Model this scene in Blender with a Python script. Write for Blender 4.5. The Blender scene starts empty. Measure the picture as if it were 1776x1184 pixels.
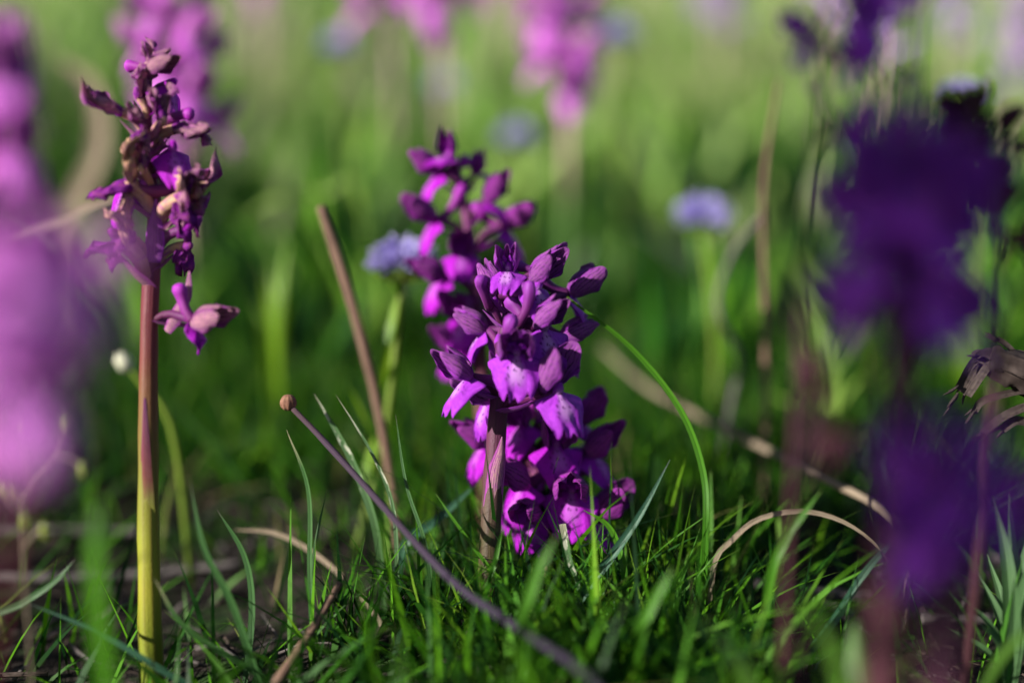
import bpy, math, random
import numpy as np
from mathutils import Vector, Matrix, noise

R = math.radians
rnd = random.Random(11)
scene = bpy.context.scene
COL = scene.collection

# ------------------------------------------------------------------ camera, sky, sun, exposure
PITCH, CAM_H, FOCUS = R(14.0), 0.152, 0.3265
CAM = Vector((0, 0, CAM_H))
cam_data = bpy.data.cameras.new('camera')
cam_data.lens, cam_data.sensor_width, cam_data.sensor_fit = 50, 36, 'HORIZONTAL'
cam_data.clip_start, cam_data.clip_end = 0.005, 500
cam_data.dof.use_dof = True
cam_data.dof.focus_distance = FOCUS
cam_data.dof.aperture_fstop = 2.8
cam = bpy.data.objects.new('camera', cam_data)
COL.objects.link(cam)
cam.location = CAM
cam.rotation_euler = (math.pi / 2 - PITCH, 0, 0)
scene.camera = cam

SUN_EL, SUN_AZ = R(25), R(-117)      # azimuth of the sun measured from +Y (view direction) clockwise: from the left, a little behind the camera
world = bpy.data.worlds.new('World')
scene.world = world
world.use_nodes = True
wn = world.node_tree
wn.nodes.clear()
sky = wn.nodes.new('ShaderNodeTexSky')
sky.sky_type = 'NISHITA'
sky.sun_disc = False
sky.sun_elevation = SUN_EL
sky.sun_rotation = SUN_AZ
bgn = wn.nodes.new('ShaderNodeBackground')
bgn.inputs['Strength'].default_value = 0.05
won = wn.nodes.new('ShaderNodeOutputWorld')
wn.links.new(sky.outputs[0], bgn.inputs[0])
wn.links.new(bgn.outputs[0], won.inputs[0])

sun_data = bpy.data.lights.new('sun', 'SUN')
sun_data.energy = 5.0
sun_data.angle = R(0.53)
sun_data.color = (1.0, 0.955, 0.88)
sun = bpy.data.objects.new('sun', sun_data)
COL.objects.link(sun)
SUN_DIR = Vector((math.sin(SUN_AZ) * math.cos(SUN_EL), math.cos(SUN_AZ) * math.cos(SUN_EL), math.sin(SUN_EL)))
sun.rotation_euler = SUN_DIR.to_track_quat('Z', 'Y').to_euler()

vs = scene.view_settings
vs.view_transform, vs.look, vs.exposure, vs.gamma, vs.use_curve_mapping = 'Standard', 'None', 1.1, 1.0, False
scene.render.engine = 'CYCLES'
scene.cycles.use_denoising = True
scene.cycles.max_bounces = 8
scene.cycles.transparent_max_bounces = 8
scene.cycles.sample_clamp_indirect = 4.0

# ------------------------------------------------------------------ geometry helpers
FW = Vector((0, math.cos(PITCH), -math.sin(PITCH)))
UP = Vector((0, math.sin(PITCH), math.cos(PITCH)))
RT = Vector((1, 0, 0))


def at(px, py, d):
    """A place seen at photograph position (px, py) whose depth along the view is d metres."""
    k = 0.72 * d / 1776
    return CAM + FW * d + RT * ((px - 888) * k) - UP * ((py - 592) * k)


def cdir(r, u, t):
    """right / up / towards the viewer -> a world direction"""
    return (RT * r + UP * u - FW * t).normalized()


def smooth(a, b, x):
    t = min(1.0, max(0.0, (x - a) / (b - a)))
    return t * t * (3 - 2 * t)


def ground(x, y):
    z = 0.07 * (max(0.0, min(y, 70.0) - 0.7) if y > 1.1 else 0.5 * max(0.0, y - 0.3) ** 2 / 0.8)
    if y <= 1.1:
        z = 0.07 * 0.5 * max(0.0, y - 0.3) ** 2 / 0.8
    n = noise.noise(Vector((x * 9, y * 9, 0.3))) * 0.004 + noise.noise(Vector((x * 40, y * 40, 7))) * 0.0012
    near = 1 - smooth(0.5, 0.8, y)
    z += n * (1 if y < 6 else 1.0)
    z += near * (0.005 * math.exp(-((x - 0.01) / 0.05) ** 2 - ((y - 0.33) / 0.09) ** 2)
                 - 0.007 * smooth(0.05, 0.09, -x) * smooth(0.45, 0.36, y)
                 - 0.005 * smooth(0.055, 0.09, x) * smooth(0.40, 0.34, y))
    return z


def drop(p):
    """the ground below a point"""
    return Vector((p[0], p[1], ground(p[0], p[1])))


def spline(pts, n):
    """Catmull-Rom through pts, n samples"""
    pts = [Vector(p) for p in pts]
    if len(pts) == 2:
        return [pts[0].lerp(pts[1], i / (n - 1)) for i in range(n)]
    P = [pts[0] * 2 - pts[1]] + pts + [pts[-1] * 2 - pts[-2]]
    out = []
    m = len(pts) - 1
    for i in range(n):
        t = i / (n - 1) * m
        k = min(int(t), m - 1)
        f = t - k
        a, b, c, d = P[k], P[k + 1], P[k + 2], P[k + 3]
        out.append(0.5 * ((2 * b) + (c - a) * f + (2 * a - 5 * b + 4 * c - d) * f * f + (3 * b - a - 3 * c + d) * f ** 3))
    return out


def lerp_list(vals, t):
    m = len(vals) - 1
    x = min(max(t, 0), 1) * m
    k = min(int(x), m - 1) if m > 0 else 0
    return vals[k] + (vals[min(k + 1, m)] - vals[k]) * (x - k)


class MB:
    """collects shapes and builds them as one mesh"""

    def __init__(self):
        self.v, self.f, self.uv, self.mi = [], [], [], []

    def grid(self, rows, uvs, mi=0, closed=False):
        """rows: list of lists of points"""
        b = len(self.v)
        nr, nc = len(rows), len(rows[0])
        for r, ur in zip(rows, uvs):
            self.v += [tuple(p) for p in r]
            self.uv += ur
        for i in range(nr - 1):
            for j in range(nc - 1):
                self.f.append((b + i * nc + j, b + i * nc + j + 1, b + (i + 1) * nc + j + 1, b + (i + 1) * nc + j))
                self.mi.append(mi)

    def tube(self, pts, rads, n=8, mi=0, samples=None, squash=1.0, rib=0.0, ribs=6, twist=0.0, cap=True, wob=0.0):
        if samples:
            rl = rads
            pts = spline(pts, samples)
            rads = [lerp_list(rl, i / (samples - 1)) for i in range(samples)]
        pts = [Vector(p) for p in pts]
        m = len(pts)
        side = None
        rows, uvs = [], []
        L = [0.0]
        for i in range(1, m):
            L.append(L[-1] + (pts[i] - pts[i - 1]).length)
        for i in range(m):
            t = (pts[min(i + 1, m - 1)] - pts[max(i - 1, 0)])
            t = t.normalized() if t.length > 1e-12 else Vector((0, 0, 1))
            if side is None:
                ref = Vector((0, 1, 0)) if abs(t.y) < 0.9 else Vector((1, 0, 0))
                side = t.cross(ref).normalized()
            side = (side - t * side.dot(t)).normalized()
            up = t.cross(side)
            row, ur = [], []
            for j in range(n + 1):
                a = math.tau * j / n
                rr = rads[i] * (1 + rib * math.cos(ribs * (a + twist * L[i] / max(L[-1], 1e-9))))
                if wob:
                    rr *= 1 + wob * noise.noise(Vector((math.cos(a) * 1.5, math.sin(a) * 1.5, L[i] / max(rads[i], 1e-6) * 0.5)))
                row.append(pts[i] + side * (math.cos(a) * rr) + up * (math.sin(a) * rr * squash))
                ur.append((j / n, L[i] / max(L[-1], 1e-9)))
            rows.append(row)
            uvs.append(ur)
        if cap:
            for e, k in ((0, 0), (m - 1, len(rows))):
                rows.insert(0 if e == 0 else len(rows), [pts[e]] * (n + 1))
                uvs.insert(0 if e == 0 else len(uvs), [(j / n, 0.0 if e == 0 else 1.0) for j in range(n + 1)])
        self.grid(rows, uvs, mi)

    def blade(self, pts, widths, samples=12, normal=None, fold=0.25, mi=0, twist=0.0):
        """a folded leaf ribbon along pts; fold lifts the edges"""
        ps = spline(pts, samples)
        rows, uvs = [], []
        m = samples
        for i in range(m):
            t = (ps[min(i + 1, m - 1)] - ps[max(i - 1, 0)]).normalized()
            nn = Vector(normal) if normal is not None else Vector((0, -1, 0.2))
            s = t.cross(nn)
            s = s.normalized() if s.length > 1e-6 else Vector((1, 0, 0))
            up = s.cross(t).normalized()
            if twist:
                q = Matrix.Rotation(twist * i / (m - 1), 3, t)
                s, up = q @ s, q @ up
            f = i / (m - 1)
            w = lerp_list(widths, f) * 0.5
            rows.append([ps[i] - s * w + up * (w * fold), ps[i] - s * w * 0.5 + up * (w * fold * 0.35), ps[i],
                         ps[i] + s * w * 0.5 + up * (w * fold * 0.35), ps[i] + s * w + up * (w * fold)])
            uvs.append([(0, f), (.25, f), (.5, f), (.75, f), (1, f)])
        self.grid(rows, uvs, mi)

    def move(self, M):
        self.v = [tuple(M @ Vector(p)) for p in self.v]
        return self

    def add(self, other, M=None, mi=None):
        b = len(self.v)
        self.v += [tuple(M @ Vector(p)) for p in other.v] if M is not None else list(other.v)
        self.uv += other.uv
        self.f += [tuple(b + k for k in f) for f in other.f]
        self.mi += other.mi if mi is None else [mi] * len(other.f)

    def mesh(self, name, mats):
        me = bpy.data.meshes.new(name)
        me.from_pydata(self.v, [], self.f)
        uvl = me.uv_layers.new(name='UVMap')
        idx = np.empty(len(me.loops), dtype=np.int32)
        me.loops.foreach_get('vertex_index', idx)
        uvl.data.foreach_set('uv', np.array(self.uv, dtype=np.float32)[idx].ravel())
        for m in (mats if isinstance(mats, (list, tuple)) else [mats]):
            me.materials.append(m)
        me.polygons.foreach_set('material_index', self.mi)
        me.polygons.foreach_set('use_smooth', [True] * len(me.polygons))
        me.update()
        return me

    def build(self, name, mats, parent=None):
        return link(name, self.mesh(name, mats), parent)


def link(name, me, parent=None):
    o = bpy.data.objects.new(name, me)
    COL.objects.link(o)
    if parent is not None:
        o.parent = parent
    return o


def tag(o, label=None, cat=None, group=None, kind=None):
    if label: o['label'] = label
    if cat: o['category'] = cat
    if group: o['group'] = group
    if kind: o['kind'] = kind
    return o


def empty(name, loc):
    o = bpy.data.objects.new(name, None)
    o.empty_display_size = 0.01
    COL.objects.link(o)
    o.location = loc
    return o


# ------------------------------------------------------------------ materials
class NT:
    def __init__(self, name):
        self.m = bpy.data.materials.new(name)
        self.m.use_nodes = True
        self.t = self.m.node_tree
        self.t.nodes.clear()
        self._uv = None

    def n(self, kind, **kw):
        nd = self.t.nodes.new('ShaderNode' + kind)
        for k, v in kw.items():
            setattr(nd, k, v)
        return nd

    def put(self, sock, val):
        if hasattr(val, 'is_linked') or isinstance(val, bpy.types.NodeSocket):
            self.t.links.new(val, sock)
        else:
            if hasattr(val, '__len__') and len(val) == 3 and sock.type == 'RGBA':
                val = (*val, 1)
            sock.default_value = val

    def math(self, op, a, b=0.0, c=0.0, clamp=False):
        nd = self.n('Math', operation=op, use_clamp=clamp)
        for s, v in zip(nd.inputs, (a, b, c)):
            self.put(s, v)
        return nd.outputs[0]

    def mix(self, f, a, b, blend='MIX'):
        nd = self.n('Mix', data_type='RGBA', blend_type=blend)
        self.put(nd.inputs[0], f)
        self.put(nd.inputs[6], a)
        self.put(nd.inputs[7], b)
        return nd.outputs[2]

    def uv(self):
        if self._uv is None:
            u = self.n('UVMap', uv_map='UVMap')
            s = self.n('SeparateXYZ')
            self.t.links.new(u.outputs[0], s.inputs[0])
            self._uv = (u.outputs[0], s.outputs[0], s.outputs[1])
        return self._uv

    def objco(self):
        return self.n('TexCoord').outputs['Object']

    def rand(self):
        return self.n('ObjectInfo').outputs['Random']

    def mapping(self, vec, scale):
        nd = self.n('Mapping')
        self.put(nd.inputs[0], vec)
        nd.inputs['Scale'].default_value = scale
        return nd.outputs[0]

    def noise(self, vec, scale, detail=3, rough=0.55):
        nd = self.n('TexNoise')
        if vec is not None:
            self.put(nd.inputs['Vector'], vec)
        nd.inputs['Scale'].default_value = scale
        nd.inputs['Detail'].default_value = detail
        nd.inputs['Roughness'].default_value = rough
        return nd.outputs[0]

    def ramp(self, f, stops, interp='LINEAR'):
        nd = self.n('ValToRGB')
        nd.color_ramp.interpolation = interp
        els = nd.color_ramp.elements
        while len(els) > 1:
            els.remove(els[-1])
        for i, (p, c) in enumerate(stops):
            e = els[0] if i == 0 else els.new(p)
            e.position = p
            e.color = (*c, 1) if len(c) == 3 else c
        self.put(nd.inputs[0], f)
        return nd.outputs[0]

    def step(self, x, a, b):
        nd = self.n('MapRange', interpolation_type='SMOOTHSTEP')
        self.put(nd.inputs[0], x)
        nd.inputs[1].default_value, nd.inputs[2].default_value = a, b
        return nd.outputs[0]

    def out(self, color, rough=0.5, spec=0.4, transl=0.0, tcolor=None, bump=None, bdist=0.0003, bstr=0.4, sheen=0.0):
        p = self.n('BsdfPrincipled')
        self.put(p.inputs['Base Color'], color)
        self.put(p.inputs['Roughness'], rough)
        p.inputs['Specular IOR Level'].default_value = spec
        if sheen:
            p.inputs['Sheen Weight'].default_value = sheen * 0.25
            p.inputs['Sheen Roughness'].default_value = 0.4
        nrm = None
        if bump is not None:
            b = self.n('Bump')
            b.inputs['Distance'].default_value = bdist
            b.inputs['Strength'].default_value = bstr
            self.put(b.inputs['Height'], bump)
            nrm = b.outputs[0]
            self.put(p.inputs['Normal'], nrm)
        res = p.outputs[0]
        if transl > 0:
            tr = self.n('BsdfTranslucent')
            self.put(tr.inputs[0], tcolor if tcolor is not None else color)
            mx = self.n('MixShader')
            mx.inputs[0].default_value = transl
            self.t.links.new(res, mx.inputs[1])
            self.t.links.new(tr.outputs[0], mx.inputs[2])
            res = mx.outputs[0]
        o = self.n('OutputMaterial')
        self.t.links.new(res, o.inputs[0])
        return self.m


def m_tepal(name, violet, wash, vein, wash_amt=0.75, tr=0.40):
    k = NT(name)
    vec, u, v = k.uv()
    wob = k.noise(k.mapping(vec, (3, 2, 1)), 2.0, 2)
    ph = k.math('MULTIPLY_ADD', wob, 0.22, u)
    s = k.math('ABSOLUTE', k.math('SINE', k.math('MULTIPLY', ph, math.pi * 8.0)))
    line = k.math('SUBTRACT', 1.0, k.step(s, 0.16, 0.75))
    line = k.math('MULTIPLY', line, k.step(k.noise(k.mapping(vec, (5, 2.5, 1)), 2.0, 3), 0.25, 0.6))
    line = k.math('MULTIPLY', line, k.math('MULTIPLY', k.step(v, 0.02, 0.2), k.math('SUBTRACT', 1.0, k.step(v, 0.85, 1.0))))
    cen = k.math('SUBTRACT', 1.0, k.step(k.math('ABSOLUTE', k.math('SUBTRACT', u, 0.5)), 0.15, 0.5))
    mott = k.noise(k.mapping(vec, (4, 6, 1)), 3.0, 4)
    amt = k.math('MULTIPLY', k.math('MULTIPLY', cen, wash_amt), k.step(mott, 0.2, 0.65))
    c = k.mix(amt, violet, wash)
    c = k.mix(k.math('MULTIPLY', line, 0.85), c, vein)
    hv = k.n('HueSaturation')
    k.put(hv.inputs['Color'], c)
    k.put(hv.inputs['Value'], k.math('MULTIPLY_ADD', k.rand(), 0.4, 0.8))
    c = hv.outputs[0]
    grain = k.noise(k.mapping(vec, (1, 1.4, 1)), 90.0, 2)
    hgt = k.math('MULTIPLY_ADD', line, -0.6, grain)
    return k.out(c, rough=0.55, spec=0.22, transl=tr, bump=hgt, bdist=0.00018, bstr=0.9, sheen=0.35)


def m_lip(name, base, deep, pale, spot, tr=0.42):
    k = NT(name)
    vec, u, v = k.uv()
    au = k.math('ABSOLUTE', k.math('SUBTRACT', u, 0.5))
    mott = k.noise(k.mapping(vec, (5, 5, 1)), 2.5, 4)
    c = k.mix(k.step(mott, 0.3, 0.75), deep, base)
    mid = k.math('MULTIPLY', k.math('SUBTRACT', 1.0, k.step(au, 0.03, 0.2)), k.math('SUBTRACT', 1.0, k.step(v, 0.45, 0.8)))
    c = k.mix(k.math('MULTIPLY', mid, 0.8), c, pale)
    vo = k.n('TexVoronoi')
    k.put(vo.inputs['Vector'], k.mapping(vec, (13, 8, 1)))
    vo.inputs['Scale'].default_value = 1.0
    sp = k.math('SUBTRACT', 1.0, k.step(vo.outputs[0], 0.22, 0.36))
    reg = k.math('MULTIPLY', k.math('SUBTRACT', 1.0, k.step(au, 0.14, 0.27)), k.math('MULTIPLY', k.step(v, 0.08, 0.2), k.math('SUBTRACT', 1.0, k.step(v, 0.6, 0.75))))
    c = k.mix(k.math('MULTIPLY', k.math('MULTIPLY', sp, reg), 0.85), c, spot)
    ve = k.math('ABSOLUTE', k.math('SINE', k.math('MULTIPLY', k.math('MULTIPLY_ADD', mott, 0.15, u), math.pi * 11)))
    vline = k.math('MULTIPLY', k.math('SUBTRACT', 1.0, k.step(ve, 0.0, 0.5)), k.step(v, 0.3, 0.7))
    c = k.mix(k.math('MULTIPLY', vline, 0.22), c, deep)
    grain = k.noise(k.mapping(vec, (1.2, 1, 1)), 110.0, 2)
    h = k.math('MULTIPLY_ADD', vline, -0.5, k.math('MULTIPLY_ADD', mott, 2.0, grain))
    return k.out(c, rough=0.55, spec=0.22, transl=tr, bump=h, bdist=0.00012, bstr=0.7, sheen=0.3)


def m_tube(name, a, b, tip, streak=0.35):
    k = NT(name)
    vec, u, v = k.uv()
    st = k.noise(k.mapping(vec, (14, 1.2, 1)), 1.0, 3)
    c = k.ramp(v, [(0.0, a), (0.45, b), (1.0, tip)])
    c = k.mix(k.math('MULTIPLY', k.step(st, 0.4, 0.7), streak), c, a)
    grain = k.noise(k.mapping(vec, (1, 3, 1)), 60.0, 2)
    return k.out(c, rough=0.48, spec=0.3, transl=0.15, bump=grain, bdist=0.00010, bstr=0.7, sheen=0.2)


def m_stem(name, stops, streak, amt=0.5, rough=0.5, spec=0.25):
    k = NT(name)
    vec, u, v = k.uv()
    st = k.noise(k.mapping(vec, (16, 2.0, 1)), 1.0, 4)
    wv = k.noise(k.mapping(vec, (3, 9, 1)), 1.0, 3)
    c = k.ramp(k.math('ADD', v, k.math('MULTIPLY', k.math('SUBTRACT', wv, 0.5), 0.12)), stops)
    c = k.mix(k.math('MULTIPLY', k.step(st, 0.45, 0.7), amt), c, streak)
    grain = k.noise(k.mapping(vec, (1, 12, 1)), 28.0, 3)
    h = k.math('MULTIPLY_ADD', st, 2.0, grain)
    return k.out(c, rough=rough, spec=spec, transl=0.05, bump=h, bdist=0.00018, bstr=0.8, sheen=0.2)


def m_blade(name, lo, hi, tip, tipstart=0.93, transl=0.35, rough=0.4, speckle=None):
    k = NT(name)
    vec, u, v = k.uv()
    fib = k.noise(k.mapping(vec, (14, 1.5, 1)), 1.0, 3)
    patch = k.noise(k.mapping(vec, (1, 9, 1)), 1.0, 4)
    c = k.ramp(v, [(0.0, lo), (0.5, hi), (tipstart, hi), (1.0, tip)])
    c = k.mix(k.math('MULTIPLY', k.step(fib, 0.35, 0.7), 0.45), c, lo)
    if speckle is not None:
        sp = k.math('MULTIPLY', k.step(patch, 0.52, 0.6), k.step(v, 0.35, 0.6))
        c = k.mix(k.math('MULTIPLY', sp, 0.8), c, speckle)
    midr = k.step(k.math('ABSOLUTE', k.math('SUBTRACT', u, 0.5)), 0.0, 0.12)
    h = k.math('MULTIPLY_ADD', midr, 1.0, fib)
    return k.out(c, rough=rough, spec=0.4, transl=transl, bump=h, bdist=0.0002, bstr=0.6)


def m_dry(name, a, b, c2):
    k = NT(name)
    vec, u, v = k.uv()
    fib = k.noise(k.mapping(vec, (12, 4, 1)), 1.0, 4)
    pat = k.noise(k.mapping(vec, (2, 14, 1)), 1.0, 3)
    c = k.mix(k.step(fib, 0.3, 0.7), a, b)
    c = k.mix(k.math('MULTIPLY', k.step(pat, 0.45, 0.7), 0.7), c, c2)
    return k.out(c, rough=0.7, spec=0.15, transl=0.15, bump=fib, bdist=0.0003, bstr=0.8)


M = {}
VIO, DEEP = (0.27, 0.035, 0.46), (0.16, 0.012, 0.30)
# the sharp violet orchid
M['tepal'] = m_tepal('violet_veined_sepal', (0.38, 0.036, 0.52), (0.36, 0.16, 0.25), (0.04, 0.003, 0.055), 0.55)
M['lip'] = m_lip('violet_lip', (0.50, 0.055, 0.70), (0.38, 0.030, 0.57), (0.68, 0.36, 0.76), (0.10, 0.003, 0.17))
M['spur'] = m_tube('violet_spur', (0.075, 0.006, 0.06), (0.16, 0.018, 0.17), (0.26, 0.030, 0.36))
M['ovary'] = m_tube('maroon_ovary', (0.07, 0.018, 0.03), (0.11, 0.012, 0.08), (0.15, 0.014, 0.17))
# the magenta orchids
M['tepal_m'] = m_tepal('magenta_veined_sepal', (0.36, 0.012, 0.42), (0.26, 0.08, 0.18), (0.045, 0.002, 0.06), 0.5)
M['lip_m'] = m_lip('magenta_lip', (0.54, 0.012, 0.64), (0.42, 0.007, 0.52), (0.62, 0.16, 0.70), (0.10, 0.002, 0.14))
M['spur_m'] = m_tube('magenta_spur', (0.12, 0.008, 0.09), (0.26, 0.022, 0.26), (0.38, 0.02, 0.44))
# pink orchids of the background
M['tepal_p'] = m_tepal('pink_sepal', (0.58, 0.14, 0.60), (0.56, 0.26, 0.46), (0.22, 0.03, 0.20), 0.5)
M['lip_p'] = m_lip('pink_lip', (0.76, 0.20, 0.78), (0.64, 0.13, 0.68), (0.70, 0.32, 0.72), (0.3, 0.02, 0.32))
M['spur_p'] = m_tube('pink_spur', (0.30, 0.07, 0.24), (0.44, 0.10, 0.42), (0.55, 0.12, 0.58))
# withered petals
M['tepal_d'] = m_tepal('withered_sepal', (0.42, 0.065, 0.40), (0.56, 0.34, 0.30), (0.10, 0.02, 0.08), 0.85)
M['tan'] = m_dry('withered_tan', (0.50, 0.32, 0.20), (0.38, 0.19, 0.14), (0.34, 0.07, 0.28))
M['lip_d'] = m_dry('withered_lip', (0.20, 0.012, 0.24), (0.11, 0.006, 0.16), (0.22, 0.06, 0.07))
M['spur_d'] = m_tube('withered_spur', (0.12, 0.025, 0.06), (0.22, 0.03, 0.19), (0.30, 0.04, 0.33))

STEM_A = m_stem('stem_purple_olive', [(0.0, (0.03, 0.012, 0.008)), (0.15, (0.045, 0.03, 0.012)), (0.28, (0.06, 0.045, 0.02)), (0.36, (0.08, 0.05, 0.036)), (0.46, (0.085, 0.028, 0.045)), (0.60, (0.09, 0.016, 0.055)), (0.85, (0.12, 0.02, 0.12)), (1, (0.16, 0.025, 0.18))], (0.035, 0.012, 0.018), 0.75)
STEM_D = m_stem('stem_green_to_maroon', [(0.0, (0.09, 0.13, 0.010)), (0.12, (0.15, 0.18, 0.012)), (0.20, (0.25, 0.24, 0.018)), (0.28, (0.21, 0.22, 0.018)), (0.37, (0.16, 0.155, 0.02)), (0.45, (0.15, 0.09, 0.025)), (0.55, (0.15, 0.038, 0.030)), (0.68, (0.14, 0.024, 0.042)), (1, (0.12, 0.015, 0.09))], (0.10, 0.03, 0.016), 0.5)
STEM_M = m_stem('stem_maroon', [(0.0, (0.04, 0.03, 0.012)), (0.3, (0.075, 0.024, 0.018)), (0.6, (0.14, 0.03, 0.075)), (1, (0.26, 0.06, 0.22))], (0.08, 0.02, 0.03), 0.4)
STEM_P = m_stem('stem_pale', [(0.0, (0.03, 0.09, 0.012)), (0.34, (0.05, 0.12, 0.02)), (0.46, (0.34, 0.28, 0.18)), (0.7, (0.48, 0.26, 0.36)), (1, (0.5, 0.18, 0.46))], (0.2, 0.15, 0.1), 0.3)

# ------------------------------------------------------------------ orchid pieces (mm, flower frame: X = where the flower looks, Z = up)
MM = 0.001


def helmet(phi0, dphi, L, Rr, tipr, nv=9, nu=9, droop=0.0, tilt=28, flare=0.0, seed=0, crumple=0.0, thick=0.16):
    mb = MB()
    rows, uvs = [], []
    ct, st = math.cos(R(tilt)), math.sin(R(tilt))
    for i in range(nv):
        v = i / (nv - 1)
        x = L * v
        r = Rr * (math.sin(math.pi * (0.10 + 0.62 * v)) ** 0.8) * (1 - v * v) + tipr * v * v + flare * v * v
        ww = math.sin(math.pi * (0.12 + 0.69 * v)) ** 0.55
        row, ur = [], []
        for j in range(nu):
            u = -1 + 2 * j / (nu - 1)
            ph = R(phi0 + dphi * ww * u)
            rr = r * (1 + 0.06 * math.cos(u * 3.1)) + 0.10 * math.cos(u * 7 * math.pi) * (1 - abs(u))
            p = Vector((x - L * 0.30 * u * u * v ** 3, rr * math.sin(ph), rr * math.cos(ph) - droop * v * v - Rr * 0.25))
            if crumple:
                p += noise.noise_vector(Vector((v * 3 + seed, u * 1.2, seed * 1.7))) * crumple * (0.2 + v) + noise.noise_vector(Vector((v * 8, u * 4 + seed, seed))) * 0.35 * (crumple > 0.5)
            else:
                p += noise.noise_vector(Vector((v * 2 + seed, u * 1.5, seed * 1.7))) * 0.28 * (0.2 + v)
            ruf = 0.5 * math.sin(v * 10 + seed * 2.3 + (2 if u > 0 else 0)) * abs(u) ** 3 * smooth(0.1, 0.5, v)
            p += Vector((0, math.sin(ph), math.cos(ph))) * ruf
            p = Vector((p.x * ct - p.z * st, p.y, p.x * st + p.z * ct))
            row.append(p * MM)
            ur.append(((u + 1) / 2, v))
        rows.append(row)
        uvs.append(ur)
    mb.grid(rows, uvs)
    return mb


def lip_piece(Lm=10.0, W=6.0, fold=55, seed=0, crumple=0.35, bend=0.35, nu=21, nv=13):
    mb = MB()
    rows, uvs = [], []
    for i in range(nv):
        v = i / (nv - 1)
        row, ur = [], []
        for j in range(nu):
            u = -1 + 2 * j / (nu - 1)
            au = abs(u)
            # outline: two broad side lobes, a small notched middle lobe
            lob = 1.0 - 0.20 * math.exp(-((au - 0.36) / 0.07) ** 2) - 0.10 * math.exp(-((u) / 0.05) ** 2) - 0.48 * smooth(0.62, 1.0, au) - 0.06 * au
            lob += 0.025 * math.sin(u * 23 + seed * 2.1) + 0.03 * noise.noise(Vector((u * 4, seed * 3.3, 1)))
            s = v * lob
            w = (0.26 + 0.95 * smooth(0.0, 0.62, v)) * W * (1 - 0.16 * smooth(0.75, 1, v))
            th = R(fold) * u * (0.45 + 0.55 * (1 - v * 0.35))
            ang = bend + 1.15 * smooth(0, 0.6, s)                 # starts forward, turns down
            # the middle line, integrated roughly
            fx = 1.1 + Lm * (0.34 * math.sin(min(s, 1) * 1.5) - 0.02 * s)
            fz = -Lm * (0.90 * s ** 1.12)
            y = w * math.sin(th) / max(R(fold), 0.05) * 0.98
            back = w * (1 - math.cos(th)) / max(R(fold), 0.05) * 1.0
            p = Vector((fx - back, y, fz + 0.15 * back))
            p += noise.noise_vector(Vector((s * 3.2 + seed * 5.1, u * 2.6, seed * 2.7))) * crumple * (0.3 + v)
            p += Vector((1, 0, 0)) * (0.28 * math.sin(u * 15 + seed) * v * v)
            row.append(p * MM)
            ur.append(((u + 1) / 2, v))
        rows.append(row)
        uvs.append(ur)
    mb.grid(rows, uvs)
    return mb


def spur_piece(L=10.5, up=0.45, r=1.25, curl=0.0, seed=0, n=9):
    mb = MB()
    pts, rads = [], []
    k = 10
    for i in range(k):
        t = i / (k - 1)
        x = -L * t * (1 - 0.25 * up * t)
        z = L * (up * 0.5 * t + up * 0.55 * t * t) + curl * t ** 3 - 0.3
        y = 0.5 * noise.noise(Vector((t * 2, seed, 3)))
        pts.append(Vector((x, y, z)) * MM)
        rads.append(r * MM * (1.0 - 0.20 * math.sin(math.pi * min(1, t * 1.25)) + 0.22 * smooth(0.6, 0.95, t)))
    rads[-1] *= 0.72
    pts.append(pts[-1] + (pts[-1] - pts[-2]) * 0.28)
    rads.append(rads[-1] * 0.5)
    mb.tube(pts, rads, n=n, squash=0.86, wob=0.05)
    return mb


def solid(mb, t=0.00007):
    """give a petal grid its thickness: a back sheet offset along the normals, joined round the rim"""
    n = len(mb.v)
    V = np.array(mb.v)
    F = np.array(mb.f)
    N_ = np.zeros_like(V)
    fn = np.cross(V[F[:, 2]] - V[F[:, 0]], V[F[:, 3]] - V[F[:, 1]])
    for c in range(4):
        np.add.at(N_, F[:, c], fn)
    N_ /= np.maximum(np.linalg.norm(N_, axis=1), 1e-12)[:, None]
    V2 = V - N_ * t
    edges = {}
    for f in mb.f:
        for a, b in zip(f, f[1:] + f[:1]):
            edges[(a, b)] = 1
    rim = [(a, b) for (a, b) in edges if (b, a) not in edges]
    back = [tuple(n + k for k in reversed(f)) for f in mb.f]
    side = [(b, a, n + a, n + b) for a, b in rim]
    mb.v += [tuple(p) for p in V2]
    mb.uv += mb.uv[:n]
    mb.f = mb.f + back + side
    mb.mi = [0] * len(mb.f)
    return mb


_shape = {}


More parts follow.
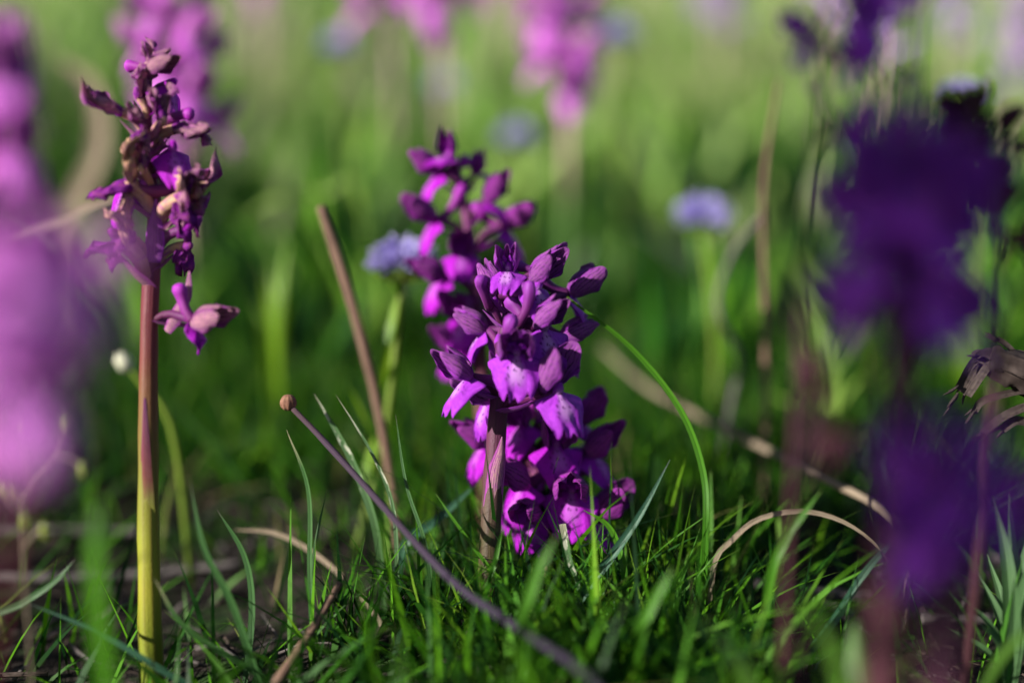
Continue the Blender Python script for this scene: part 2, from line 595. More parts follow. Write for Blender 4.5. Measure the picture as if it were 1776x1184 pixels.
def piece(kind, var, mat):
    """a shared petal mesh: kind, variant, material"""
    key = (kind, var, mat)
    if key in _shape:
        return _shape[key]
    if kind == 'sepal_side':
        s = 1 if var % 2 == 0 else -1
        mb = helmet(s * (66 + 5 * (var // 2)), 56, 10.6 + 0.7 * (var % 3), 4.3, 2.3, nv=11, nu=13, seed=var + 1, flare=1.1 * ((var // 2) % 3), tilt=22 + 6 * (var // 2))
    elif kind == 'sepal_top':
        mb = helmet(0, 46, 9.8, 4.1, 2.0, nv=11, nu=11, seed=var + 20, tilt=30 + 4 * var)
    elif kind == 'petal':
        s = 1 if var % 2 == 0 else -1
        mb = helmet(s * 40, 34, 7.2, 3.1, 1.4, nv=7, nu=5, seed=var + 40, tilt=20)
    elif kind == 'lip':
        mb = lip_piece(11.6 + 0.6 * (var % 3), 6.9, 46 + 15 * (var % 4), seed=var, crumple=0.6, nu=27, nv=16)
    elif kind == 'spur':
        mb = spur_piece(8.6 + 0.7 * (var % 3), 0.3 + 0.28 * (var % 4), 1.6 + 0.14 * (var % 2), 1.6 * (var % 3) - 2.2, seed=var, n=12)
    elif kind == 'w_side':
        s = 1 if var % 2 == 0 else -1
        mb = helmet(s * 60, 33, 9.0 + var % 3, 2.2, 1.2, nv=12, nu=9, seed=var * 3.7 + 60, crumple=2.4, flare=2.2 * (var % 3), tilt=5 + 12 * var)
    elif kind == 'w_top':
        mb = helmet(0, 30, 9.5, 2.0, 1.0, nv=12, nu=9, seed=var * 3.1 + 80, crumple=2.6, tilt=20 + 14 * var)
    elif kind == 'w_lip':
        mb = lip_piece(8.5, 3.8, 120, seed=var + 9, crumple=2.0)
    elif kind == 'column':
        mb = MB()
        mb.tube([Vector((0, 0, 0)), Vector((1.4 * MM, 0, 1.0 * MM)), Vector((2.2 * MM, 0, 2.4 * MM))], [1.2 * MM, 1.3 * MM, 0.7 * MM], n=7, samples=5)
    if kind not in ('spur', 'column'):
        solid(mb)
    me = mb.mesh(kind, M[mat])
    _shape[key] = me
    return me


def flower_frame(F, facing, roll=0.0, up=None):
    X = facing.normalized()
    Zr = up if up is not None else Vector((0, 0, 1))
    Y = Zr.cross(X)
    if Y.length < 1e-3:
        Y = Vector((0, 1, 0)).cross(X)
    Y.normalize()
    Z = X.cross(Y)
    m = Matrix((X, Y, Z)).transposed()
    if roll:
        m = m @ Matrix.Rotation(roll, 3, 'X')
    return m


def flower(root, attach, F, facing, s=1.0, kind='f', mats=('tepal', 'lip', 'spur', 'ovary'), var=0, roll=0.0, lip=True, hood=True, spur=True, spurv=None, lipv=None, bract=True, label=None, ov_r=1.0):
    """one flower: the ovary mesh carries sepals, petals, lip, spur and bract"""
    rot = flower_frame(F, facing, roll)
    inv = rot.inverted()
    base = root.location
    a = inv @ (attach - F) / s
    # ovary in the flower's frame: leaves the stem steeply, arches into the flower
    out = rot @ Vector((-1, 0, 0))
    midp = a * 0.5 + (inv @ Vector((0, 0, 1))) * (0.0018) + Vector((-0.0008, 0, 0))
    mb = MB()
    mb.tube([a, midp, Vector((0, 0, 0)), Vector((0.0011, 0, 0.0004))], [0.75 * MM * ov_r, 1.15 * MM * ov_r, 1.25 * MM * ov_r, 0.8 * MM * ov_r], n=9, samples=9, rib=0.07, ribs=3, twist=2.5)
    fo = mb.build('flower', M[mats[3]], root)
    fo.matrix_local = Matrix.Translation(F - base) @ rot.to_4x4() @ Matrix.Diagonal((s, s, s, 1))
    if label:
        fo['label'] = label
    w = kind == 'w'
    T, Lp, Sp = mats[0], mats[1], mats[2]
    if hood:
        for q in (0, 1):
            link('sepal', piece('w_side' if w else 'sepal_side', (var * 2 + q) % 6, T), fo)
        link('sepal', piece('w_top' if w else 'sepal_top', var % 3, T), fo)
        if not w:
            for q in (0, 1):
                link('petal', piece('petal', q, Lp), fo)
    if lip:
        link('lip', piece('w_lip' if kind in ('w', 'c') else 'lip', (var if lipv is None else lipv) % 6, Lp), fo)
    if spur:
        link('spur', piece('spur', (var if spurv is None else spurv) % 8, Sp), fo)
    link('column', piece('column', 0, Lp), fo)
    if bract:
        bl = MB()
        side = a.normalized() if a.length > 1e-6 else Vector((0, 0, -1))
        tip = Vector((0.0005, 0.0022 * (1 if var % 2 else -1), -0.0022)) - side * 0.001
        bl.blade([a, a * 0.55 + Vector((0.0004, 0.0012 * (1 if var % 2 else -1), -0.0016)), tip], [0.0030, 0.0042, 0.0034, 0.0018, 0.0003], samples=8, normal=inv @ Vector((0, 0, 1)), fold=0.7)
        bo = bl.build('bract', M['tepal_d' if w else T], fo)
    return fo


def stem(root, pts, rads, mat, n=12, samples=28, rib=0.03):
    mb = MB()
    mb.tube([p - root.location for p in pts], rads, n=n, samples=samples, rib=rib, ribs=5, wob=0.10)
    return mb.build('stem', mat, root)


def nearest_on(pts, z):
    """the point of a stem polyline at height z"""
    for a, b in zip(pts, pts[1:]):
        if (a.z - z) * (b.z - z) <= 0 and abs(a.z - b.z) > 1e-9:
            return a.lerp(b, (z - a.z) / (b.z - a.z))
    return min(pts, key=lambda p: abs(p.z - z))


# joined flower for orchids that stand out of focus: still all its petals, as one mesh
_joined = {}


def joined_flower(var, matset):
    key = (var, matset)
    if key in _joined:
        return _joined[key]
    mb = MB()
    for q in (0, 1):
        s = 1 if q == 0 else -1
        mb.add(helmet(s * 62, 58, 10.4, 4.4, 1.2, nv=7, nu=5, seed=var + q, flare=0.8 * var, tilt=24 + 5 * var), mi=0)
    mb.add(helmet(0, 44, 9.6, 4.2, 1.0, nv=7, nu=5, seed=var + 20, tilt=30), mi=0)
    mb.add(lip_piece(10.8, 6.1, 50 + 18 * var, seed=var, crumple=0.6, nu=13, nv=8), mi=1)
    mb.add(spur_piece(10.5, 0.25 + 0.3 * var, 1.3, seed=var, n=7), mi=2)
    ov = MB()
    ov.tube([Vector((-7.5, 0, -7.5)) * MM, Vector((-4.5, 0, -2.0)) * MM, Vector((0, 0, 0)), Vector((1, 0, .4)) * MM], [0.8 * MM, 1.2 * MM, 1.2 * MM, .8 * MM], n=7, samples=7)
    mb.add(ov, mi=3)
    me = mb.mesh('flower', [M[m] for m in matset])
    _joined[key] = me
    return me


def soft_orchid(label, base, top, mats, stem_mat, nfl, first=0.4, seed=0, lean=None, scale=1.0, r=1.9, group=None, mid=None, size=1.0, face=None):
    """an orchid out of focus: stem, spiral of flowers, two stem leaves"""
    rg = random.Random(seed)
    root = empty('orchid', base)
    tag(root, label, 'orchid', group)
    pts = spline([base, mid if mid is not None else base.lerp(top, 0.5) + Vector((rg.uniform(-.004, .004), rg.uniform(-.004, .004), 0)), top], 30)
    stem(root, pts[::3] + [pts[-1]], [r * MM, r * MM * 0.95, r * MM * 0.75, r * MM * 0.4], stem_mat, samples=20)
    az = rg.uniform(0, 6.28)
    for i in range(nfl):
        t = first + (0.985 - first) * (i / max(1, nfl - 1)) ** 0.92
        p = pts[min(29, int(t * 29))].lerp(pts[min(29, int(t * 29) + 1)], t * 29 - int(t * 29))
        az += 2.399 + rg.uniform(-.35, .35)
        if face:
            az = face[0] + rg.uniform(-1, 1) * face[1]
        sc = size * scale * (1.0 - 0.45 * smooth(0.75, 1.0, t)) * rg.uniform(0.9, 1.1)
        d = Vector((math.cos(az), math.sin(az), rg.uniform(-0.05, 0.35) + (face[2] if face else 0))).normalized()
        F = p + Vector((math.cos(az), math.sin(az), 0)) * (7.2 * MM * sc) + Vector((0, 0, 6.5 * MM * sc))
        o = link('flower', joined_flower(rg.randrange(4), mats), root)
        o.matrix_local = Matrix.Translation(F - base) @ flower_frame(F, d, rg.uniform(-.25, .25)).to_4x4() @ Matrix.Diagonal((sc, sc, sc, 1))
    for q in range(2):
        a2 = rg.uniform(0, 6.28)
        dd = Vector((math.cos(a2), math.sin(a2), 0))
        h = (top - base).length
        lf = MB()
        p0 = Vector((0, 0, 0.1 * h * q))
        lf.blade([p0, p0 + dd * 0.006 + Vector((0, 0, h * .14)), p0 + dd * 0.018 + Vector((0, 0, h * .24))], [0.004, 0.008, 0.007, 0.004, 0.0005], samples=9, normal=dd, fold=0.5)
        lf.build('leaf', M['leaf'], root)
    return root


M['leaf'] = m_blade('orchid_leaf_green', (0.045, 0.10, 0.015), (0.075, 0.17, 0.022), (0.10, 0.15, 0.03))

# ------------------------------------------------------------------ the ground
def ground_sheet():
    xs = np.concatenate([np.linspace(-200, -4, 14), np.linspace(-3.5, -0.7, 12), np.linspace(-0.6, 0.6, 130), np.linspace(0.7, 3.5, 12), np.linspace(4, 200, 14)])
    ys = np.concatenate([np.linspace(-150, -2, 9), np.linspace(-1.5, 0.0, 12), np.linspace(0.02, 1.1, 120), np.linspace(1.2, 8, 60), np.linspace(9, 70, 20), np.linspace(90, 300, 6)])
    mb = MB()
    rows = [[(x, y, ground(x, y)) for x in xs] for y in ys]
    uvs = [[(x, y) for x in xs] for y in ys]
    mb.grid([[Vector(p) for p in r] for r in rows], uvs)
    k = NT('soil_and_shaded_moss')
    oc = k.objco()
    a = k.noise(oc, 45, 6, 0.65)
    b = k.noise(oc, 220, 5, 0.7)
    c = k.ramp(b, [(0.25, (0.008, 0.006, 0.005)), (0.5, (0.020, 0.015, 0.012)), (0.7, (0.045, 0.035, 0.03)), (0.85, (0.09, 0.075, 0.068))])
    moss = k.mix(k.step(b, 0.3, 0.7), (0.006, 0.018, 0.004), (0.022, 0.055, 0.008))  # near black: shade of the middle distance is put into this green
    sep = k.n('SeparateXYZ')
    k.put(sep.inputs[0], oc)
    far = k.step(sep.outputs[1], 0.42, 0.9)
    amt = k.math('MAXIMUM', k.step(a, 0.52, 0.62), far)
    c = k.mix(amt, c, moss)
    big = k.noise(oc, 2.5, 4)
    c = k.mix(k.math('MULTIPLY', k.step(sep.outputs[1], 1.5, 4.0), k.step(big, 0.35, 0.65)), c, (0.13, 0.24, 0.05))
    m = k.out(c, rough=0.9, spec=0.15, bump=k.math('MULTIPLY_ADD', a, 1.5, b), bdist=0.004, bstr=1.0)
    g = mb.build('ground', m)
    tag(g, kind='structure')


ground_sheet()


# ------------------------------------------------------------------ grass as a mass
def grass_mass(name, label, spots, mat, segs=4):
    """spots: list of (x, y, z, height, width, lean_x, lean_y, curl, rand)"""
    a = np.array(spots, dtype=np.float64)
    n = len(a)
    x, y, z, h, w, lx, ly, cu, rr = a.T
    face = np.random.default_rng(3).uniform(0, math.pi, n)
    fx, fy = np.cos(face), np.sin(face)
    V = np.zeros((n, segs * 2 + 1, 3))
    UV = np.zeros((n, segs * 2 + 1, 2))
    for i in range(segs + 1):
        t = i / segs
        off = t + cu * t * t
        cx = x + lx * h * off
        cy = y + ly * h * off
        ll = np.sqrt(lx ** 2 + ly ** 2) * np.abs(1 + cu)
        cz = z + h * (t - 0.28 * np.minimum(ll, 1.6) * t * t)
        ww = w * 0.5 * (1 - t ** 2.2) * (0.75 + 0.5 * math.sin(math.pi * min(1, t * 1.3)))
        if i < segs:
            for q, s in ((0, -1), (1, 1)):
                V[:, 2 * i + q, 0] = cx + s * fx * ww
                V[:, 2 * i + q, 1] = cy + s * fy * ww
                V[:, 2 * i + q, 2] = cz
                UV[:, 2 * i + q, 0] = rr
                UV[:, 2 * i + q, 1] = t
        else:
            V[:, 2 * i, 0], V[:, 2 * i, 1], V[:, 2 * i, 2] = cx, cy, cz
            UV[:, 2 * i, 0], UV[:, 2 * i, 1] = rr, 1.0
    nv = segs * 2 + 1
    tri = []
    for i in range(segs - 1):
        p = 2 * i
        tri += [(p, p + 1, p + 3), (p, p + 3, p + 2)]
    p = 2 * (segs - 1)
    tri.append((p, p + 1, p + 2))
    tri = np.array(tri)
    F = (tri[None] + (np.arange(n) * nv)[:, None, None]).reshape(-1, 3)
    me = bpy.data.meshes.new(name)
    nf = len(F)
    me.vertices.add(n * nv)
    me.vertices.foreach_set('co', V.reshape(-1).astype(np.float32))
    me.loops.add(nf * 3)
    me.loops.foreach_set('vertex_index', F.reshape(-1).astype(np.int32))
    me.polygons.add(nf)
    me.polygons.foreach_set('loop_start', np.arange(0, nf * 3, 3, dtype=np.int32))
    me.polygons.foreach_set('loop_total', np.full(nf, 3, dtype=np.int32))
    uvl = me.uv_layers.new(name='UVMap')
    uvl.data.foreach_set('uv', UV.reshape(-1, 2)[F.reshape(-1)].astype(np.float32).ravel())
    me.polygons.foreach_set('use_smooth', np.ones(nf, dtype=bool))
    me.materials.append(mat)
    me.update()
    me.validate()
    o = link(name, me)
    return tag(o, label, 'grass', kind='stuff')


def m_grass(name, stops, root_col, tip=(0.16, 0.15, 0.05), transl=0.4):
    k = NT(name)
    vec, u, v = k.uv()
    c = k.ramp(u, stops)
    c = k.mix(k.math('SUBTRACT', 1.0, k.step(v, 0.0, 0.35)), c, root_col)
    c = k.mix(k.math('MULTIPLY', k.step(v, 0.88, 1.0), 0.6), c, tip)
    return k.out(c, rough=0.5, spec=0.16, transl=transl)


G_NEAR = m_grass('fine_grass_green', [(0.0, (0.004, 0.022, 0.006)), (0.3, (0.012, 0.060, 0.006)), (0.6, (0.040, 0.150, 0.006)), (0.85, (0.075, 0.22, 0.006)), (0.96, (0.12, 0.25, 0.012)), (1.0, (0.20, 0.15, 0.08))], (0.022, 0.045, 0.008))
G_FAR = m_grass('meadow_grass_green', [(0.0, (0.003, 0.020, 0.006)), (0.25, (0.008, 0.048, 0.007)), (0.5, (0.045, 0.16, 0.012)), (0.75, (0.17, 0.34, 0.04)), (0.9, (0.34, 0.47, 0.14)), (1.0, (0.46, 0.40, 0.26))], (0.012, 0.03, 0.008))  # lowest stops near black, for the painted shade of the middle distance


def near_density(x, y):
    """how thickly the fine grass grows on the near ground"""
    d = 0.25
    d += 1.0 * math.exp(-((x - 0.015) / 0.045) ** 2 - ((y - 0.315) / 0.07) ** 2)
    d += 0.9 * smooth(0.36, 0.46, y)
    d *= 1 - 0.72 * smooth(0.035, 0.06, -x) * smooth(0.42, 0.36, y)
    d *= 1 - 0.75 * smooth(0.06, 0.085, x) * smooth(0.38, 0.33, y) 
    d *= 0.35 + 0.9 * smooth(-0.3, 0.35, noise.noise(Vector((x * 22, y * 22, 2.2))))
    return d


rg = random.Random(5)
spots = []
while len(spots) < 15000:
    x, y = rg.uniform(-0.30, 0.30), rg.uniform(0.19, 0.56)
    if abs(x) > 0.07 + 0.45 * y or rg.random() > near_density(x, y):
        continue
    h = rg.uniform(0.012, 0.036) * (1 + 0.12 * math.exp(-((x - 0.02) / 0.05) ** 2 - ((y - 0.31) / 0.06) ** 2))
    if rg.random() < 0.15:
        h *= 1.4
    w = rg.uniform(0.0005, 0.0015)
    if y < 0.28:
        h *= 1.1
        w *= 1.5
    a = rg.uniform(0, 6.283)
    l = rg.uniform(0.1, 0.9)
    spots.append((x, y, ground(x, y) - 0.001, h, w, l * math.cos(a), l * math.sin(a), rg.uniform(-0.2, 0.9), rg.random() ** 1.1))
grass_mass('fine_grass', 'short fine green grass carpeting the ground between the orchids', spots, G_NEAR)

spots = []
for band, (y0, y1, cnt, hlo, hhi, wlo, whi) in enumerate([(0.44, 0.8, 7000, 0.012, 0.045, 0.001, 0.0028), (0.8, 1.6, 9000, 0.02, 0.07, 0.0016, 0.0045), (1.6, 3.2, 9000, 0.03, 0.10, 0.003, 0.008), (3.2, 9.0, 11000, 0.05, 0.16, 0.006, 0.018)]):
    k = 0
    while k < cnt:
        y = math.sqrt(rg.uniform(y0 * y0, y1 * y1))
        x = rg.uniform(-1, 1) * (0.12 + 0.55 * y)
        q = 11 / (0.4 + y * 0.9)
        clump = noise.noise(Vector((x * q, y * q * 0.7, band * 3.1)))
        if rg.random() > 0.04 + 0.96 * smooth(-0.22, 0.22, clump):
            continue
        k += 1
        a = rg.uniform(0, 6.283)
        l = rg.uniform(0.05, 0.7)
        spots.append((x, y, ground(x, y) - 0.002, rg.uniform(hlo, hhi) * (0.6 + 0.9 * max(0, clump)), rg.uniform(wlo, whi), l * math.cos(a), l * math.sin(a), rg.uniform(-0.2, 0.8), min(1, max(0, rg.gauss(0.14 + 0.54 * smooth(0.80, 1.35, y) + clump * 0.45 + 0.04 * min(y, 3), 0.17)))))  # low tones paint shade into the middle distance, lighter up the slope
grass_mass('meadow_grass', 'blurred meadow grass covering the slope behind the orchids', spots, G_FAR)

# broad-leaved clumps of the slope: their sunlit leaves make the large soft discs
spots = []
for c in range(560):
    y = 0.52 + 2.4 * rg.random() ** 1.9
    x = rg.uniform(-1, 1) * (0.06 + 0.42 * y)
    if noise.noise(Vector((x * 11 / (0.4 + y * 0.9), y * 7.7 / (0.4 + y * 0.9), 5.5))) < rg.uniform(-.3, .15):
        continue
    tone = rg.choice((.15, .3, .55, .75, .85, .95) if y < 0.85 else (.35, .55, .72, .85, .95, 1.0)) + rg.uniform(-.08, .08) - 0.40 * (1 - smooth(0.70, 1.05, y))  # nearer clumps toned down: shade painted into their leaf colour
    big = 0.62 + 0.55 * min(y, 1.8)
    lean = rg.uniform(-.35, .35)
    for q in range(rg.randrange(4, 12)):
        a = rg.uniform(0, 6.283)
        l = rg.uniform(0.05, 0.45)
        rr = rg.uniform(0, 0.014) * big
        spots.append((x + rr * math.cos(a), y + rr * math.sin(a), ground(x, y) - 0.002, rg.uniform(0.035, 0.10) * big, rg.uniform(0.003, 0.0085) * big, l * math.cos(a) + lean, l * math.sin(a), rg.uniform(0, 0.9), min(1, max(0, rg.gauss(tone, 0.10)))))
for c in range(280):                 # single large leaves that catch the sun
    y = 0.62 + 0.9 * rg.random()
    x = rg.uniform(-1, 1) * (0.06 + 0.42 * y)
    a = rg.uniform(0, 6.283)
    l = rg.uniform(0.1, 0.6)
    spots.append((x, y, ground(x, y) - 0.002, rg.uniform(0.04, 0.11) * (.5 + .5 * y), rg.uniform(0.006, 0.016), l * math.cos(a), l * math.sin(a), rg.uniform(0, 0.9), rg.choice((.05, .1, .6, .75, .85, .9, 1.0)) * rg.uniform(.9, 1)))
for c in range(45):                  # unseen herbs beside the camera, added to shade the soil at the left
    x, y = rg.uniform(-0.50, -0.30), rg.uniform(-0.02, 0.26)
    tone = rg.uniform(.1, .6)
    for q in range(rg.randrange(6, 12)):
        a = rg.uniform(0, 6.283)
        l = rg.uniform(0.05, 0.4)
        rr = rg.uniform(0, 0.02)
        spots.append((x + rr * math.cos(a), y + rr * math.sin(a), ground(x, y) - 0.002, rg.uniform(0.07, 0.16), rg.uniform(0.005, 0.011), l * math.cos(a), l * math.sin(a), rg.uniform(0, 0.9), min(1, max(0, rg.gauss(tone, 0.10)))))
for c in range(95):                  # an unseen bank of taller herbs left of the picture, added for its shade
    x, y = rg.uniform(-0.58, -0.33), rg.uniform(0.26, 0.85)
    tone = rg.uniform(.1, .6)
    for q in range(rg.randrange(6, 12)):
        a = rg.uniform(0, 6.283)
        l = rg.uniform(0.05, 0.4)
        rr = rg.uniform(0, 0.02)
        spots.append((x + rr * math.cos(a), y + rr * math.sin(a), ground(x, y) - 0.002, rg.uniform(0.08, 0.19), rg.uniform(0.005, 0.011), l * math.cos(a), l * math.sin(a), rg.uniform(0, 0.9), min(1, max(0, rg.gauss(tone, 0.10)))))
for c in range(70):                  # taller still, farther back and unseen: added to keep the low sun off the ground of the middle distance
    x, y = rg.uniform(-0.85, -0.50), rg.uniform(0.55, 1.15)
    tone = rg.uniform(.1, .6)
    for q in range(rg.randrange(8, 14)):
        a = rg.uniform(0, 6.283)
        l = rg.uniform(0.03, 0.3)
        rr = rg.uniform(0, 0.03)
        spots.append((x + rr * math.cos(a), y + rr * math.sin(a), ground(x, y) - 0.002, rg.uniform(0.15, 0.29), rg.uniform(0.007, 0.014), l * math.cos(a), l * math.sin(a), rg.uniform(0, 0.9), min(1, max(0, rg.gauss(tone, 0.10)))))
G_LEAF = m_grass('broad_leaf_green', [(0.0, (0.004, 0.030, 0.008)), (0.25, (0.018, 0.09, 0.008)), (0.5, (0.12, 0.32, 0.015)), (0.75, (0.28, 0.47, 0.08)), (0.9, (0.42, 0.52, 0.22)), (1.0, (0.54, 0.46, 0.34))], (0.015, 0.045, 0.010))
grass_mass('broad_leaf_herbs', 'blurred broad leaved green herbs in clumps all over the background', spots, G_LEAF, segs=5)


# dry litter on the bare soil
def litter():
    mb = MB()
    rg = random.Random(8)
    for i in range(1500):
        x, y = rg.uniform(-0.24, 0.26), rg.uniform(0.22, 0.60)
        if rg.random() < near_density(x, y) * 0.5:
            continue
        z = ground(x, y)
        a = rg.uniform(0, 6.283)
        L = rg.uniform(0.004, 0.022)
        d = Vector((math.cos(a), math.sin(a), 0)) * L
        p0 = Vector((x, y, z + rg.uniform(0.0003, 0.003)))
        p1 = p0 + d * 0.5 + Vector((rg.uniform(-.002, .002), rg.uniform(-.002, .002), rg.uniform(0, 0.003)))
        p2 = p0 + d + Vector((0, 0, rg.uniform(-0.001, 0.003)))
        if rg.random() < 0.5:
            mb.tube([p0, p1, p2], [rg.uniform(.0002, .0007)] * 2, n=4, samples=4, mi=0 if rg.random() < .6 else 1)
        else:
            mb.blade([p0, p1, p2], [.0006, rg.uniform(.001, .0024), .0004], samples=4, normal=(0, 0, 1), fold=rg.uniform(.1, .8), mi=rg.choice((0, 1, 1)))
    o = mb.build('dry_litter', [m_dry('litter_brown', (0.06, 0.042, 0.034), (0.03, 0.022, 0.018), (0.09, 0.065, 0.055)), m_dry('litter_grey', (0.14, 0.12, 0.115), (0.09, 0.075, 0.07), (0.06, 0.045, 0.04))])
    tag(o, 'dry brown plant litter scattered over the bare soil', 'litter', kind='stuff')


litter()

# ------------------------------------------------------------------ the four orchids in or near focus
def hero(label, pts, rads, stem_mat, d0, fl, mats, group=None, fm=1.0, dm=None):
    wp = [at(x, y, d) for x, y, d in pts]
    base = drop(wp[0])
    wp[0] = base + Vector((0, 0, -0.003))
    root = empty('orchid', base)
    tag(root, label, 'orchid', group)
    stem(root, wp, [r * MM for r in rads], stem_mat, n=16, samples=40)
    sp = spline(wp, 80)
    for i, q in enumerate(fl):
        x, y, dd, fr, fu, ft = q[:6]
        kw = dict(q[6]) if len(q) > 6 else {}
        F = at(x, y, d0 + dd * MM)
        s = kw.pop('s', 1.0) * fm
        rise = kw.pop('rise', 8.0)
        ax = nearest_on(sp, F.z - rise * MM * s)
        kw.setdefault('var', i)
        ms = kw.pop('mats', mats)
        flower(root, ax, F, cdir(fr, fu, ft), s=s, mats=ms, **kw)
    return root


VIOLET = ('tepal', 'lip', 'spur', 'ovary')
MAGENTA = ('tepal_m', 'lip_m', 'spur_m', 'ovary')
DRY = ('tepal_d', 'lip_d', 'spur_d', 'tan')
DRYT = ('tan', 'lip_d', 'spur_d', 'tan')
HALF = ('tepal_d', 'lip_m', 'spur_m', 'ovary')

A = hero('sharp violet orchid on a thick striped purple stem in the middle of the picture',
         [(846, 1110, .330), (848, 1010, .330), (852, 900, .330), (864, 720, .330), (872, 610, .330), (882, 510, .331), (890, 440, .331)],
         [2.5, 2.45, 2.4, 2.25, 1.7, 1.1, 0.6], STEM_A, 0.330, [
    (818, 655, -6, -.85, .22, .35, dict(var=0, s=1.02, lipv=3, rise=7, roll=.25)),
    (897, 612, -11, -.05, -.15, 1.0, dict(var=1, s=1.05, lipv=0, spur=False, rise=6)),
    (942, 672, -9, .74, .30, .58, dict(var=2, s=1.12, lip=False)),
    (965, 682, -10, .42, .12, .90, dict(var=1, s=1.02, hood=False, spur=False, lipv=1, bract=False)),
    (930, 562, -8, .78, .18, .60, dict(var=3, s=.98, lip=False)),
    (940, 572, -7, .45, -.05, .88, dict(var=2, s=1.0, hood=False, spur=False, lipv=0, bract=False)),
    (922, 486, -6, .82, .15, .55, dict(var=4, s=.95, lip=False)),
    (930, 500, -8, .50, -.05, .85, dict(var=3, s=.85, hood=False, spur=False, lipv=3, bract=False)),
    (942, 468, 3, .88, .30, .1, dict(var=1, s=.72, lip=False)),
    (985, 508, 6, .92, .10, -.20, dict(var=5, s=.9, lipv=2)),
    (972, 582, 7, .92, .02, -.15, dict(var=6, s=.9, lipv=2)),
    (868, 600, -9, -.30, .15, -.95, dict(var=7, s=1.0, spurv=3, hood=False, lip=False, roll=.2)),
    (898, 560, -8, -.60, -.10, -.75, dict(var=8, s=.9, spurv=2, hood=False, lip=False)),
    (866, 508, -4, -.60, .55, -.25, dict(var=9, s=.82, spurv=3, lip=False)),
    (882, 470, -5, -.15, .35, .90, dict(var=10, s=.72, spur=False)),
    (850, 530, -3, .55, -.05, -.75, dict(var=11, s=.85, spurv=3, hood=False, lip=False)),
    (846, 572, 6, -.85, .12, -.15, dict(var=12, s=.88, lipv=2)),
    (935, 640, 8, .75, -.05, -.5, dict(var=13, s=1.0)),
    (905, 510, 7, .5, .1, -.8, dict(var=3, s=.8)),
    (852, 690, 6, -.55, -.1, .3, dict(var=14, s=.9, spur=False)),
], VIOLET, fm=.95)

# the sheath that clasps the middle of that stem
sh = MB()
b = A.location
sh.blade([at(856, 880, .3280) - b, at(862, 820, .3272) - b, at(868, 790, .3270) - b, at(871, 757, .3274) - b], [0.0044, 0.0042, 0.0028, 0.0003], samples=12, normal=cdir(.2, 0, 1), fold=-0.55)
sh.build('sheath', M['tepal_d'], A)

B = hero('magenta orchid with long gaps between flowers, softly blurred just behind the sharp violet one',
         [(850, 1030, .372), (840, 800, .372), (832, 600, .372), (820, 460, .372), (800, 330, .372), (782, 250, .372)],
         [2.2, 2.1, 2.0, 1.7, 1.2, .6], STEM_M, 0.372, [
    (780, 275, -2, -.25, .55, .5, dict(s=.85)),
    (765, 298, 0, -.92, .05, .2, dict(s=1.0, lipv=2)),
    (758, 380, -2, -.92, -.05, .25, dict(s=1.0, lipv=1)),
    (772, 478, -3, -.90, -.05, .40, dict(s=1.12, lipv=0)),
    (842, 350, 0, .75, .35, .3, dict(s=.95)),
    (872, 392, 0, .95, .0, .2, dict(s=1.0)),
    (822, 305, 3, .35, .6, -.1, dict(s=.75)),
    (798, 440, -5, .1, .15, .9, dict(s=.9)),
    (808, 550, -4, -.4, .0, .8, dict(s=1.0)),
    (850, 480, 4, .8, .1, -.3, dict(s=1.0)),
    (800, 600, 0, -.8, .0, .4, dict(s=1.0)),
    (850, 560, 0, .6, .1, .5, dict(s=1.0)),
], MAGENTA, fm=.88)

C = hero('low magenta orchid half sunk in the grass right of the striped stem',
         [(962, 1095, .348), (952, 970, .348), (938, 860, .348), (920, 770, .348), (908, 715, .348)],
         [2.0, 2.0, 1.8, 1.4, .8], STEM_M, 0.348, [
    (852, 765, 0, -.92, .05, .3, dict(s=.98, lipv=1)),
    (915, 838, -6, -.75, .0, .6, dict(s=1.05, lipv=2)),
    (962, 772, -6, .2, .1, .9, dict(s=1.0, lipv=0)),
    (992, 850, -8, -.1, -.15, .95, dict(s=1.1, lipv=0)),
    (1016, 785, -1, .80, .15, .35, dict(s=1.0, lipv=1)),
    (1028, 895, -4, .85, .1, .35, dict(s=1.08, lipv=0)),
    (922, 885, -7, -.3, -.3, .85, dict(s=1.0, lipv=3)),
    (905, 735, 0, -.3, .2, .8, dict(s=.9)),
    (1000, 730, 2, .8, .2, .1, dict(s=.9)),
    (948, 712, 4, .3, .4, .4, dict(s=.8)),
    (990, 820, 6, .5, .1, -.6, dict(s=.9)),
], MAGENTA)

